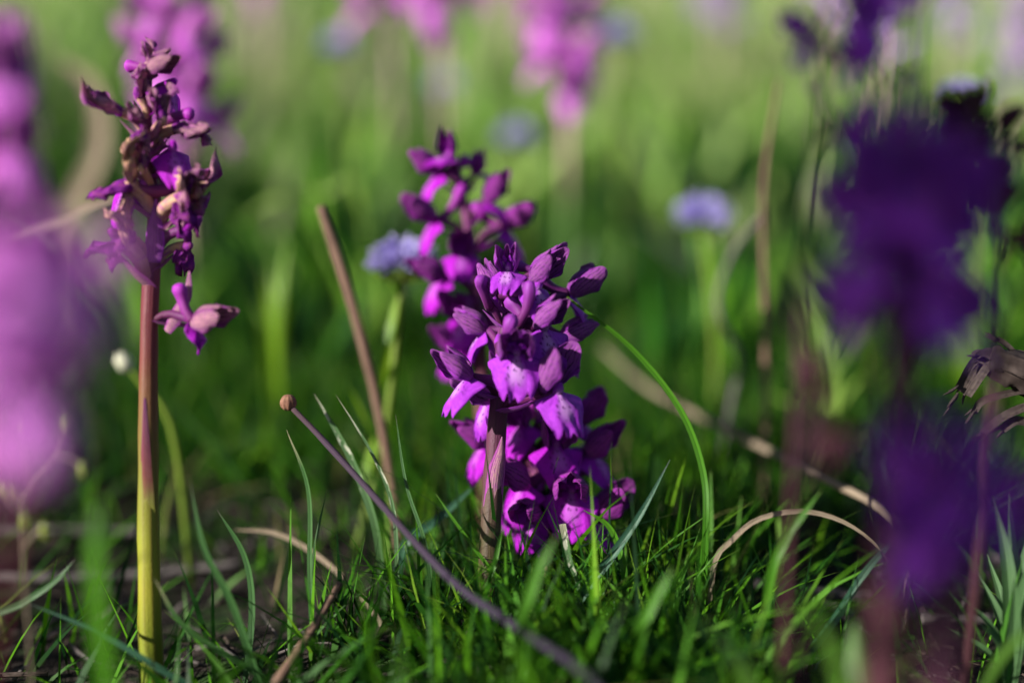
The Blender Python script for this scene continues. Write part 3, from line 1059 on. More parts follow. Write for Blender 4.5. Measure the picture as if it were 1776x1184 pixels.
D = hero('half withered orchid on a tall green and maroon stem at the left',
         [(262, 1200, .318), (261, 1100, .318), (258, 950, .318), (257, 700, .318), (261, 520, .318), (268, 420, .318), (267, 340, .318), (257, 250, .318), (256, 160, .318), (264, 105, .318)],
         [2.75, 2.7, 2.4, 2.1, 1.95, 1.9, 1.5, 1.1, .9, .5], STEM_D, 0.318, [
    (258, 120, -2, .80, -.12, .40, dict(kind='c', mats=HALF, s=0.78, spurv=0, lip=False)),
    (262, 112, -3, .45, .80, .30, dict(kind='w', mats=DRY, s=0.55, lip=False, spur=False)),
    (243, 172, -1, -.75, .45, .35, dict(kind='w', var=2, s=0.82, mats=DRY, lip=False, spur=False)),
    (288, 148, 1, .85, -.45, .30, dict(s=0.90, mats=MAGENTA, hood=False, lipv=2, spur=False)),
    (282, 210, -6, .25, .80, .50, dict(kind='w', mats=DRY, s=0.82, lip=False, spur=False)),
    (212, 196, -3, -.97, -.20, .25, dict(kind='w', var=1, s=0.99, mats=DRY, lip=False, spur=False)),
    (216, 196, -3, -.60, -.80, .25, dict(s=0.64, mats=HALF, hood=False, lip=False, spur=False)),
    (290, 206, -2, -.90, -.05, -.30, dict(s=0.83, mats=HALF, hood=False, lip=False, spurv=0)),
    (302, 224, -2, .88, -.50, .2, dict(kind='w', var=0, s=1.03, mats=DRY, lip=False, spur=False)),
    (298, 262, -3, .45, .0, .8, dict(s=0.86, mats=MAGENTA, lipv=3, hood=False, spur=False)),
    (228, 322, -4, -.60, .70, .45, dict(kind='w', mats=DRYT, s=1.07, ov_r=1.3)),
    (246, 292, -6, -.10, .95, .35, dict(kind='w', var=0, mats=DRY, s=0.83, lip=False, spur=False)),
    (218, 330, 0, -.45, -.2, .6, dict(s=0.78, mats=MAGENTA, hood=False, spur=False, lipv=2)),
    (312, 345, -4, .95, .05, .35, dict(kind='w', spur=False, mats=DRY, s=1.07, ov_r=1.2)),
    (312, 362, -2, .85, -.35, .4, dict(kind='w', mats=DRYT, s=0.95, spur=False)),
    (224, 428, -4, -.50, .85, .35, dict(kind='w', spur=False, mats=DRYT, s=1.16, ov_r=1.3, rise=9)),
    (208, 408, -5, -.65, -.30, .6, dict(kind='w', mats=DRY, s=0.90, hood=False, spur=False)),
    (318, 398, -2, .92, -.12, .25, dict(kind='w', mats=HALF, s=0.99, lip=False, spur=False)),
    (322, 425, 0, .45, -.70, .4, dict(kind='w', mats=DRY, s=0.86, hood=False, spur=False)),
    (336, 556, -4, .85, -.30, .30, dict(kind='c', mats=HALF, s=0.86, spurv=3, rise=1.5)),
    (262, 300, 2, .1, .6, -.6, dict(kind='w', mats=DRY, s=0.74)),
    (250, 225, -6, -.2, .3, .8, dict(kind='w', mats=DRY, s=0.64, spur=False)),
], DRY)
sh = MB()
b = D.location
sh.blade([at(265, 455, .3155) - b, at(266, 415, .3148) - b, at(268, 380, .3150) - b, at(270, 345, .3156) - b], [0.0030, 0.0046, 0.0040, 0.0020, 0.0004], samples=12, normal=cdir(-.1, 0, 1), fold=-0.5)
sh.build('sheath', M['tepal'], D)
sh = MB()
sh.blade([at(288, 575, .3160) - b, at(300, 552, .3150) - b, at(322, 510, .3150) - b, at(328, 470, .3160) - b], [0.0020, 0.0034, 0.0026, 0.0004], samples=10, normal=cdir(-.3, 0, 1), fold=-0.5)
sh.build('bract', M['tepal_d'], D)
sh = MB()
sh.blade([at(257, 960, .3172) - b, at(251, 880, .3159) - b, at(248, 800, .3155) - b, at(250, 690, .3158) - b], [0.0016, 0.0036, 0.0036, 0.0026, 0.0006], samples=8, normal=cdir(-.35, 0, 1), fold=-0.6)
sh.build('sheath', STEM_D, D)


# ------------------------------------------------------------------ orchids out of focus, before and behind
SOFT_PINK = ('tepal_p', 'lip_p', 'spur_p', 'spur_p')
M['tepal_g'] = m_tepal('glowing_pink_sepal', (0.82, 0.24, 0.85), (0.58, 0.24, 0.52), (0.5, 0.1, 0.5), 0.3, tr=.35)
M['lip_g'] = m_lip('glowing_pink_lip', (0.90, 0.30, 0.92), (0.84, 0.24, 0.88), (0.86, 0.44, 0.88), (0.7, 0.14, 0.72), tr=.3)
SOFT_GLOW = ('tepal_g', 'lip_g', 'spur_p', 'spur_p')
SOFT_MAG = ('tepal_m', 'lip_m', 'spur_m', 'ovary')
M['tepal_k'] = m_tepal('dark_violet_sepal', (0.36, 0.045, 0.62), (0.22, 0.04, 0.24), (0.09, 0.008, 0.16), 0.4)
M['lip_k'] = m_lip('dark_violet_lip', (0.48, 0.065, 0.82), (0.36, 0.04, 0.66), (0.5, 0.16, 0.78), (0.14, 0.01, 0.24))
M['spur_k'] = m_tube('dark_violet_spur', (0.08, 0.01, 0.07), (0.14, 0.015, 0.20), (0.2, 0.025, 0.34))
M['maroon'] = m_dry('dried_maroon', (0.07, 0.02, 0.03), (0.04, 0.012, 0.02), (0.09, 0.03, 0.06))
M['tepal_l'] = m_tepal('lilac_sepal', (0.38, 0.24, 0.56), (0.45, 0.34, 0.5), (0.22, 0.12, 0.34), 0.5)
M['lip_l'] = m_lip('lilac_lip', (0.50, 0.34, 0.68), (0.40, 0.25, 0.58), (0.66, 0.54, 0.76), (0.22, 0.1, 0.32))
M['spur_l'] = m_tube('lilac_spur', (0.3, 0.2, 0.36), (0.42, 0.28, 0.52), (0.5, 0.34, 0.64))
SOFT_DARK = ('tepal_k', 'lip_k', 'spur_k', 'maroon')
SOFT_LILAC = ('tepal_l', 'lip_l', 'spur_l', 'spur_l')
SOFT_MAROON = ('maroon', 'maroon', 'maroon', 'maroon')
STEM_K = m_stem('stem_dark_maroon', [(0.0, (0.075, 0.028, 0.026)), (0.5, (0.06, 0.018, 0.03)), (1, (0.05, 0.014, 0.05))], (0.03, 0.008, 0.012), 0.4)


def soft(label, mats, smat, d, topxy, botxy, n, seed, foot=None, midxy=None, size=1.0, r=1.9, group=None, face=None):
    """place by the top and by the lowest flower as the photograph shows them; the foot stands on the ground below"""
    top = at(topxy[0], topxy[1], d)
    bot = at(botxy[0], botxy[1], d)
    ft = at(*(foot if foot else (botxy[0], botxy[1])), d)
    base = drop(Vector((ft.x, bot.y + (bot.y - top.y) * 0.3, 0)))
    mid = at(midxy[0], midxy[1], d) if midxy else bot
    f = 0.5 if midxy is None else 0.45
    return soft_orchid(label, base, top, mats, smat, n, first=f, seed=seed, mid=mid, size=size, r=r, group=group, face=face)


soft('bright pink orchid close to the camera, a large blur at the left edge', SOFT_GLOW, STEM_D, 0.165, (30, 450), (20, 860), 9, 43, foot=(-420, 800), size=.95, r=.8)
soft('dull mauve pink blurred orchid at the upper left edge above the bright pink one', SOFT_PINK, STEM_D, 0.225, (12, 130), (5, 400), 10, 4, foot=(-260, 400), size=.9, r=.8, face=(R(235), R(70), .2))
soft('dark violet orchid in shade, largest dark blur at the right', SOFT_DARK, STEM_K, 0.208, (1580, 265), (1565, 640), 22, 5, size=.9, r=2.8)
soft('low dark violet blurred orchid at the lower right, on a broad maroon stem', SOFT_DARK, STEM_K, 0.198, (1595, 775), (1640, 1030), 11, 6, size=0.74, r=3.0)
soft('dark orchid cut by the top edge above the largest dark violet blur', SOFT_DARK, STEM_K, 0.222, (1600, -170), (1590, 0), 9, 7, size=0.8, r=0.5)
soft('withered maroon orchid spike at the right edge beside the dark violet blur', SOFT_MAROON, STEM_K, 0.262, (1665, 200), (1735, 440), 9, 9, size=0.8, r=0.8)
soft('shrivelled violet orchid with an arching tip left of the dark violet blur', SOFT_DARK, STEM_K, 0.238, (1540, 165), (1395, 330), 6, 10, midxy=(1420, 185), size=0.7, r=0.6)
soft('small dark maroon smear of a stunted orchid in front of the leafy shoot', SOFT_MAROON, STEM_K, 0.222, (1435, 700), (1400, 790), 3, 12, size=0.5, r=0.4)
soft('pink blurred orchid right behind the half withered one', SOFT_PINK, STEM_P, 0.50, (280, -30), (325, 290), 15, 13, size=1.25, r=1.3)
soft('pale pink blurred orchid at the top edge, left one of a pair', SOFT_PINK, STEM_P, 0.66, (665, -110), (680, 50), 10, 14, size=1.5, r=1.3)
soft('pale pink blurred orchid at the top edge, right one of a pair', SOFT_PINK, STEM_P, 0.62, (775, -120), (768, 80), 11, 15, size=1.35, r=1.3)
soft('leaning pink blurred orchid on a pale stem above the sharp violet one', SOFT_PINK, STEM_P, 0.60, (940, -60), (985, 190), 14, 16, size=1.35, r=2.6)
soft('lilac blurred orchid at the top right left of the dark stalks', SOFT_LILAC, STEM_P, 0.70, (1515, -80), (1530, 110), 9, 17)
soft('lilac blurred orchid in the top right corner', SOFT_LILAC, STEM_P, 0.80, (1765, -20), (1765, 150), 9, 18, size=1.1)
soft('faint pink smudge of an orchid at the top edge right of the half withered spike', SOFT_PINK, STEM_P, 0.95, (450, -90), (455, 15), 7, 31, size=1.1)
soft('faint pale pink orchid smudge at the top edge, left of the leaning pink orchid', SOFT_PINK, STEM_P, 1.0, (862, -110), (865, 0), 7, 32, size=1.1)
soft('faint lilac orchid smudge at the top edge right of the violet globe flower', SOFT_LILAC, STEM_P, 1.05, (1235, -70), (1245, 55), 8, 33, size=1.3)
soft('faint lilac orchid smudge at the top edge above the arching violet tip', SOFT_LILAC, STEM_P, 0.95, (1440, -80), (1450, 50), 8, 34, size=1.3)
soft('faint lilac orchid smudge at the top edge right of the dark stalks', SOFT_LILAC, STEM_P, 0.90, (1650, -70), (1655, 80), 8, 35, size=1.2)


# ------------------------------------------------------------------ blue globe flowers
def globe_flower(label, px, py, d, rad, foot, seed, group=None, leafy=False):
    rg = random.Random(seed)
    c = at(px, py, d)
    base = drop(at(foot[0], foot[1], d + 0.004))
    root = empty('globe_flower', base)
    tag(root, label, 'flower', group)
    lc = c - base
    mb = MB()
    mb.tube([Vector((0, 0, -0.002)), lc * 0.45 + Vector((0.003, 0, 0)), lc - Vector((0, 0, rad * 0.3))], [0.0011, 0.001, 0.0011], n=8, samples=12)
    mb.build('stem', M['globe_stem'], root)
    mb = MB()
    for k in range(14):
        a = k * 2.399
        dd = Vector((math.cos(a), math.sin(a), 0))
        mb.blade([lc - Vector((0, 0, rad * .4)), lc + dd * rad * .6 - Vector((0, 0, rad * .45)), lc + dd * rad * .85 - Vector((0, 0, rad * .1))], [.001, .0026, .0004], samples=5, normal=-dd + Vector((0, 0, 1)), fold=.3)
    mb.build('calyx', M['globe_stem'], root)
    mb = MB()
    nfl = 190
    for k in range(nfl):
        zz = 1 - 1.25 * (k + .5) / nfl
        a = k * 2.399963
        s = math.sqrt(max(0, 1 - zz * zz))
        n = Vector((s * math.cos(a), s * math.sin(a), zz))
        n = (n + Vector((rg.uniform(-.15, .15), rg.uniform(-.15, .15), rg.uniform(-.1, .2)))).normalized()
        n2 = Vector((n.x, n.y, n.z * .8))
        q = rad * rg.uniform(.85, 1.08)
        side = Vector((-n.y, n.x, rg.uniform(-.3, .3)))
        mb.blade([lc + n2 * rad * .3, lc + n2 * q * .75 + side * .0003, lc + n2 * q + side * .0009], [.0005, .0009, .0006], samples=4, normal=side, fold=.3)
    o = mb.build('florets', M['globe_blue'], root)
    o['kind'] = 'stuff'
    if leafy:
        for k in range(5):
            t = 0.25 + 0.16 * k
            p = lc * t
            a = k * 2.1 + seed
            dd = Vector((math.cos(a), math.sin(a) * .5, 0))
            lf = MB()
            lf.blade([p, p + dd * .003 + Vector((0, 0, .006)), p + dd * .006 + Vector((0, 0, .014))], [.002, .0036, .003, .0004], samples=7, normal=-dd, fold=.4)
            lf.build('leaf', M['bright_leaf'], root)
    return root


M['globe_stem'] = m_blade('globe_flower_green', (0.10, 0.17, 0.02), (0.20, 0.29, 0.03), (0.2, 0.28, 0.05))
M['bright_leaf'] = m_blade('bright_yellow_green_leaf', (0.08, 0.19, 0.008), (0.19, 0.34, 0.012), (0.25, 0.32, 0.05), transl=.45)
M['globe_blue'] = m_blade('globe_flower_blue', (0.26, 0.19, 0.52), (0.48, 0.42, 0.82), (0.68, 0.64, 0.88), tipstart=.7, rough=.6)
globe_flower('lavender blue globe flower peeping out left of the magenta orchid', 698, 456, .385, .0098, (612, 960), 1, leafy=True)
globe_flower('round lavender globe flower alone in the green right of centre', 1220, 378, .47, .0100, (1230, 800), 2)
globe_flower('dim bluish globe flower above the magenta orchid tip', 897, 238, .62, .0085, (900, 560), 3)
globe_flower('bluish violet globe flower at the top beside the leaning pink orchid', 1068, 66, .64, .0105, (1070, 520), 4)
globe_flower('small blue globe flower among dark withered spikes at the upper right', 1668, 165, .50, .0065, (1680, 700), 5)
globe_flower('grey lilac globe flower below the pair of pale pink orchids', 772, 150, .75, .0085, (775, 470), 6)
globe_flower('greyish globe flower at the top left of the pair of pale pink orchids', 588, 80, .66, .0085, (590, 540), 7)

# ------------------------------------------------------------------ single blades and dry stems
M['pale_leaf'] = m_blade('pale_green_leaf', (0.14, 0.27, 0.03), (0.28, 0.44, 0.08), (0.34, 0.42, 0.12), transl=.4)
M['b_green'] = m_blade('blade_fresh_green', (0.028, 0.11, 0.006), (0.06, 0.19, 0.008), (0.14, 0.22, 0.03))
M['b_dark'] = m_blade('blade_dark_green', (0.025, 0.07, 0.02), (0.05, 0.13, 0.035), (0.10, 0.05, 0.06))
M['b_blue'] = m_blade('blade_blue_green', (0.02, 0.065, 0.035), (0.04, 0.115, 0.065), (0.09, 0.1, 0.09))
M['b_speck'] = m_blade('blade_with_pale_specks', (0.045, 0.10, 0.03), (0.08, 0.16, 0.06), (0.40, 0.36, 0.26), tipstart=.85, speckle=(0.52, 0.52, 0.40))
M['b_paletip'] = m_blade('blade_with_pale_tip', (0.03, 0.09, 0.022), (0.055, 0.14, 0.035), (0.48, 0.42, 0.25), tipstart=.78)
M['straw'] = m_dry('straw', (0.27, 0.215, 0.155), (0.19, 0.145, 0.10), (0.12, 0.085, 0.058))
M['straw_pink'] = m_dry('straw_pinkish', (0.20, 0.125, 0.09), (0.155, 0.09, 0.065), (0.115, 0.066, 0.05))
M['straw_grey'] = m_dry('straw_grey', (0.15, 0.13, 0.125), (0.10, 0.085, 0.085), (0.07, 0.055, 0.055))
M['stalk_purple'] = m_stem('stalk_purple_grey', [(0, (0.020, 0.015, 0.028)), (.5, (0.034, 0.022, 0.044)), (.9, (0.05, 0.028, 0.048)), (1, (0.06, 0.03, 0.035))], (0.012, 0.006, 0.016), .6, rough=.65, spec=.2)


def world_pts(pts, rooted=True):
    """pts: (px, py, depth) from the ground end to the tip; the first is set on the ground"""
    wp = [at(*p) for p in pts]
    if rooted:
        g = drop(wp[0])
        if wp[0].z > g.z - 0.001:
            # continue the first stretch down to the ground
            q = Vector((wp[0].x + (wp[0].x - wp[1].x) * .25, wp[0].y + 0.002, 0))
            wp.insert(0, drop(q) - Vector((0, 0, .001)))
    return wp


def blade_thing(label, pts, width, mat, group='single grass blades in focus', normal=(-.35, -.9, .3), fold=.35, twist=0.0, name='grass_blade', prof=None, rooted=True):
    wp = world_pts(pts, rooted)
    root = wp[0]
    mb = MB()
    w = width * MM
    mb.blade([p - root for p in wp], [x * w for x in (prof or (.75, 1, 1, .9, .65, .05))], samples=26, normal=normal, fold=fold, twist=twist)
    o = mb.build(name, M[mat])
    o.location = root
    tag(o, label, 'grass blade' if name == 'grass_blade' else 'leaf', group)
    return o


def stalk_thing(label, pts, rads, mat, name='dry_stalk', cat='stem', rooted=True, n=9, group=None, lay=False):
    wp = world_pts(pts, rooted)
    if lay:
        wp = [drop(p) + Vector((0, 0, lay)) for p in wp]
    root = wp[0].copy()
    mb = MB()
    mb.tube([p - root for p in wp], [r * MM for r in rads], n=n, samples=34, wob=.12)
    o = mb.build(name, M[mat])
    o.location = root
    tag(o, label, cat, group)
    return o


Z = .33
blade_thing('long bright green blade arching down to the right from the sharp violet flowers', [(1224, 930, .322), (1220, 820, .322), (1180, 710, .322), (1095, 603, .322), (983, 515, .320)], 1.5, 'b_green', prof=(.8, 1, 1, .95, .75, .35))
blade_thing('pale speckled blade tip crossing behind the purple stalk', [(655, 930, .337), (620, 820, .337), (585, 750, .337), (545, 683, .337)], 2.0, 'b_speck')
blade_thing('thin speckled blade leaning left, right of the broader pale speckled one', [(690, 1010, .331), (682, 880, .331), (645, 785, .331), (583, 685, .331)], 1.1, 'b_speck')
blade_thing('upright dark blade with a cream tip below the round bud', [(546, 1190, .323), (538, 1000, .323), (535, 850, .323), (497, 745, .323)], 1.3, 'b_paletip')
blade_thing('thin green blade joining the cream tipped one, tip to the right', [(540, 1090, .324), (545, 960, .324), (567, 848, .325)], 1.0, 'b_dark')
blade_thing('thin straight blade rising left of the striped stem', [(742, 960, .328), (705, 840, .329), (686, 718, .330)], 1.0, 'b_dark')
blade_thing('blurred dark blade bending right from the soil right of the green stem', [(455, 1195, .312), (405, 1050, .308), (355, 950, .306), (330, 838, .306)], 1.9, 'b_dark')
blade_thing('dark blade with a brown tip bowed like a sickle, lower left', [(424, 1195, .322), (438, 1060, .322), (425, 965, .322), (377, 884, .322)], 1.7, 'b_dark')
blade_thing('pale tipped blade sprawling to the right from the foot of the green stem', [(500, 1200, .318), (420, 1150, .312), (320, 1085, .308), (268, 1003, .306)], 1.5, 'b_paletip')
blade_thing('flat bluish blade lying across the soil in the bottom left corner', [(345, 1200, .310), (280, 1160, .308), (170, 1095, .308), (50, 1046, .308)], 1.6, 'b_blue')
blade_thing('short green blade at the left edge pointing up right', [(-40, 1095, .312), (40, 1045, .312), (95, 1008, .312), (130, 970, .312)], 1.6, 'b_dark')
blade_thing('broad shiny blade leaning right in front of the low magenta orchid', [(955, 1110, .322), (1012, 1030, .322), (1068, 955, .322), (1112, 890, .322), (1162, 797, .322)], 2.3, 'b_blue', fold=.6)
blade_thing('wavy bright blade running up right below the broad shiny one', [(1045, 1070, .323), (1100, 1000, .323), (1155, 943, .323), (1240, 883, .323)], 1.3, 'b_green', twist=2.5)
blade_thing('short curved blade tip over the lowest magenta flower', [(1085, 1010, .324), (1072, 945, .324), (1052, 908, .324), (1012, 884, .324)], 1.6, 'b_green')
blade_thing('clipped blade with a pale cut end between the magenta flowers', [(1014, 1080, .322), (1002, 1010, .322), (988, 970, .322), (976, 908, .322)], 1.6, 'b_speck', prof=(.6, .6, .6, .7, 1, 1))
blade_thing('dark bluish blade slanting down left across the bottom right', [(1345, 1200, .316), (1440, 1085, .317), (1505, 985, .318), (1568, 918, .320)], 1.9, 'b_blue')
blade_thing('green blade with a hooked tip in the lower right grass', [(1180, 1110, .322), (1270, 1098, .322), (1320, 1083, .322), (1355, 1098, .322)], 1.5, 'b_green')
blade_thing('blurred green blade crossing the tan arch', [(1335, 1010, .305), (1360, 940, .303), (1390, 895, .302), (1425, 850, .302)], 2.0, 'b_green')
blade_thing('pale thin blade leaning left at the foot of the striped stem', [(905, 1050, .322), (850, 985, .322), (790, 905, .322), (755, 855, .323)], 1.0, 'b_green')
blade_thing('straight pale blade touching the right edge of the striped stem', [(838, 1040, .320), (858, 980, .320), (872, 920, .321)], 1.2, 'b_green')
blade_thing('wide blurred blade leaning right behind the purple stalk', [(700, 950, .345), (760, 900, .347), (830, 835, .350)], 2.4, 'b_blue')
blade_thing('wide blurred green blade close to the camera beside the green stem', [(192, 1240, .245), (172, 1080, .240), (165, 960, .238), (172, 860, .238)], 3.8, 'b_green', fold=.2, prof=(1, 1, 1, .9, .7, .1))
blade_thing('blurred blade in front of the striped stem foot leaning right', [(905, 1110, .285), (930, 1000, .283), (965, 930, .282)], 2.6, 'b_green')
blade_thing('upright blurred blade at the right of the clipped one', [(1105, 1120, .288), (1135, 1040, .286), (1168, 985, .285)], 2.6, 'b_green')
blade_thing('tall thin blade with lit edge below the long arching green blade', [(1225, 1030, .345), (1232, 930, .345), (1233, 810, .346)], 1.7, 'b_green')
blade_thing('green blade tip left of the long arching blade', [(1120, 960, .362), (1128, 840, .362), (1135, 735, .362)], 2.0, 'b_green')

# dry stems
tip = (502, 702, .330)
pst = stalk_thing('bare purple stalk with a round brown bud slanting down to the right', [(1045, 1200, .268), (900, 1090, .285), (800, 1020, .298), (720, 940, .308), (640, 850, .317), (560, 762, .325), tip], [.95, .86, 1.0, .84, .92, .80, .90, .74, .80, .70, .76, .64, .66], 'stalk_purple', name='bud_stalk', cat='stalk')
mb = MB()
c = at(500, 698, .330) - pst.location
rows, uvs = [], []
for i in range(11):
    th = math.pi * i / 10
    rows.append([c + Vector((math.sin(th) * math.cos(a), math.sin(th) * math.sin(a), math.cos(th) * 1.02)) * (.0019 * (1 + .05 * math.cos(9 * a) * math.sin(th))) for a in [math.tau * j / 36 for j in range(37)]])
    uvs.append([(j / 36, i / 10) for j in range(37)])
mb.grid(rows, uvs)
M['bud_brown'] = m_dry('bud_brown', (0.24, 0.12, 0.08), (0.16, 0.075, 0.05), (0.28, 0.16, 0.10))
mb.build('bud', M['bud_brown'], pst)
stalk_thing('straight pinkish beige dry stem leaning left behind the purple stalk', [(697, 1010, .372), (682, 860, .372), (650, 680, .372), (603, 500, .372), (556, 358, .372)], [1.0, 1.1, 1.2, 1.35, 1.4, 1.2], 'straw_pink')
stalk_thing('long brown dry stem running down right behind the long green blade', [(1560, 915, .345), (1420, 825, .37), (1300, 765, .40), (1200, 715, .425), (1120, 670, .45), (1045, 603, .47)], [.8, 1.0, 1.0, 1.0, .9, .7], 'straw')
stalk_thing('thin upright tan stem left of the dark violet blur', [(1322, 930, .41), (1328, 700, .41), (1326, 500, .41), (1325, 320, .41), (1350, 140, .41)], [1.0, 1.0, .9, .8, .5], 'straw_pink')
stalk_thing('pale wavy dry stem branching off the thin upright tan stem', [(1255, 780, .43), (1270, 690, .43), (1282, 620, .43), (1245, 530, .43), (1270, 440, .43), (1325, 370, .42)], [1.0, .9, .9, .9, .8], 'straw_grey')
blade_thing('curled tan dry blade arching over the dark gap at the right', [(1240, 975, .333), (1268, 938, .333), (1315, 900, .333), (1390, 886, .333), (1460, 903, .332), (1520, 945, .331), (1558, 1003, .330)], 1.25, 'straw', group='dry grass blades', prof=(.8, 1, 1, 1, .9, .5, .1))
blade_thing('tan dry blade bending down right left of the purple stalk', [(690, 1140, .338), (640, 1050, .342), (560, 970, .348), (480, 925, .352), (408, 918, .356)], 1.35, 'straw', group='dry grass blades', prof=(.6, .9, 1, 1, .8, .2))
stalk_thing('grey dry stem lying flat across the soil at the left', [(-60, 1010, .382), (120, 985, .383), (245, 970, .386), (420, 962, .388)], [1.2, 1.3, 1.2, .9], 'straw_grey', lay=.003, rooted=False)
stalk_thing('second grey stem lying behind the first one at the left', [(-60, 935, .41), (120, 938, .41), (300, 930, .412)], [1.4, 1.3, 1.0], 'straw_grey', lay=.004, rooted=False)
stalk_thing('pale grey stem lying on the soil at the lower right', [(1290, 1035, .36), (1400, 1022, .362), (1520, 1018, .365)], [1.3, 1.2, .9], 'straw_grey', lay=.003, rooted=False)
stalk_thing('pale grey stem lying behind the leafy clump at the right edge', [(1600, 1058, .352), (1700, 1050, .353), (1800, 1050, .354)], [1.2, 1.2, 1.0], 'straw_grey', lay=.003, rooted=False)
stalk_thing('short pinkish brown twig rising from the soil bottom left of the purple stalk', [(478, 1190, .304), (530, 1110, .312), (590, 1010, .318)], [1.3, 1.2, .8], 'straw_pink', cat='twig', name='twig')
blade_thing('pale straw blade crossing behind the withered flowers at the left', [(-200, 520, .40), (0, 432, .39), (100, 386, .385), (200, 345, .38), (330, 330, .38)], 2.6, 'straw', group='dry grass blades', rooted=True)
blade_thing('broad dry curled leaf behind the upper left pink blur', [(110, 420, .56), (175, 260, .55), (160, 150, .55), (90, 95, .55)], 9.0, 'straw', name='dry_leaf', group=None, fold=.5)
blade_thing('blurred pale green blade lying level above the tip of the pinkish dry stem', [(620, 340, .52), (560, 335, .52), (480, 345, .52), (420, 380, .52)], 3.2, 'pale_leaf', group=None)

# ------------------------------------------------------------------ leafy plants
def leafy(label, cat, name, base_px, tips, width, mat, d, group=None, spread=.5):
    b = at(*base_px)
    base = drop(b)
    root = empty(name, base)
    tag(root, label, cat, group)
    for i, t in enumerate(tips):
        tx, ty, dd = t[:3]
        w = t[3] if len(t) > 3 else width
        p = at(tx, ty, d + dd * MM) - base
        bend = Vector((0, 0, p.length * .12)) + Vector((-p.x, -p.y, 0)) * .18
        mb = MB()
        mb.blade([Vector((0, 0, -.001)) + Vector((p.x, p.y, 0)) * .05, p * .5 + bend, p], [w * MM * k for k in (.35, .8, 1, .85, .45, .05)], samples=12, normal=Vector((-p.x * 3 - .01, -.03, .02)), fold=.45)
        mb.build('leaf', M[mat], root)
    return root


M['hairy_leaf'] = m_blade('hairy_grey_green_leaf', (0.04, 0.095, 0.03), (0.075, 0.16, 0.055), (0.12, 0.16, 0.08), rough=.6)
leafy('tuft of long grey green pointed leaves in the bottom right corner', 'plant', 'leafy_tuft', (1745, 1260, .318),
      [(1721, 858, 0, 3.6), (1750, 856, 4, 3.0), (1800, 880, 0, 4), (1665, 1030, -4), (1695, 990, 2), (1712, 960, 6), (1640, 1085, 0), (1790, 960, -8, 4), (1830, 1000, -4), (1760, 1000, -10, 3), (1700, 1080, -10), (1735, 930, 10)], 2.6, 'hairy_leaf', .318)
leafy('spray of light green narrow leaves behind the small dark maroon smear', 'plant', 'leafy_shoot', (1428, 835, .47),
      [(1370, 505, 0), (1402, 500, 6), (1345, 590, -4), (1440, 560, 4), (1475, 590, 8), (1500, 650, 0), (1535, 690, 4), (1325, 680, 0), (1520, 760, -4), (1365, 640, -10), (1460, 660, -10), (1400, 580, 10), (1540, 790, 6)], 4.4, 'pale_leaf', .47)
leafy('clump of bright leaves behind the dark violet stem at the right', 'plant', 'leafy_shoot', (1660, 800, .50),
      [(1630, 520, 0), (1665, 500, 4), (1700, 540, 0), (1730, 600, 6), (1610, 600, -4), (1760, 640, 0), (1690, 460, 10)], 4.2, 'bright_leaf', .50)
leafy('bright green leaf shoot left of the pinkish dry stem', 'plant', 'leafy_shoot', (480, 700, .47),
      [(500, 410, 0), (470, 450, 4), (520, 470, 0), (440, 520, 4), (455, 480, -6)], 5.0, 'bright_leaf', .47)


# small herb with seed pods at the left
def pod_herb():
    d = .280
    base = drop(at(45, 1120, d))
    root = empty('pod_herb', base)
    tag(root, 'small thin herb with yellow green pods in front of the bright pink blur', 'plant')
    M['pod'] = m_blade('pod_green', (0.20, 0.25, 0.04), (0.30, 0.34, 0.07), (0.4, 0.34, 0.16))
    main = [Vector((0, 0, -.001)), at(40, 930, d) - base, at(55, 850, d) - base, at(100, 790, d) - base, at(120, 735, d) - base]
    mb = MB()
    mb.tube(main, [.0003, .0003, .0002], n=6, samples=18)
    mb.build('stem', M['straw'], root)
    for (x, y, jx, jy, r) in [(118, 735, 120, 750, 1.1), (145, 815, 100, 790, 1.3), (20, 855, 50, 880, 1.4), (45, 905, 42, 925, 1.4), (78, 920, 42, 950, 1.4), (0, 850, 30, 890, 1.3), (30, 740, 55, 850, 1.0)]:
        p, q = at(x, y, d) - base, at(jx, jy, d) - base
        mb = MB()
        mb.tube([q, q.lerp(p, .6) + Vector((0, 0, .001)), p], [.0003, .0003, .0003], n=5, samples=6)
        dn = Vector((rnd.uniform(-.3, .3), 0, -1)).normalized() * (r * MM)
        b = mb.build('branch', M['straw'], root)
        pd = MB()
        pd.tube([p - dn * 1.4, p - dn * .5, p + dn * .6, p + dn * 1.5], [r * MM * .2, r * MM * .7, r * MM * .75, r * MM * .1], n=8, samples=8, rib=.08, ribs=4)
        pd.build('pod', M['pod'], b)


pod_herb()


def bud_herb():
    d = .385
    base = drop(at(330, 950, d))
    root = empty('bud_herb', base)
    tag(root, 'tiny white bud on a slanting green stem left of the maroon stem', 'plant')
    c = at(218, 632, d) - base
    mb = MB()
    mb.tube([Vector((0, 0, -.001)), at(300, 750, d) - base, at(245, 665, d) - base, c], [.001, .0009, .0007, .0006], n=7, samples=12)
    mb.build('stem', M['globe_stem'], root)
    mb = MB()
    u = (c - (at(245, 665, d) - base)).normalized()
    mb.tube([c - u * .002, c, c + u * .0028, c + u * .004], [.0008, .0022, .0018, .0003], n=10, samples=10, rib=.1, ribs=5)
    M['bud_white'] = m_dry('bud_white', (0.62, 0.60, 0.48), (0.5, 0.5, 0.36), (0.4, 0.42, 0.2))
    mb.build('bud', M['bud_white'], root)


bud_herb()


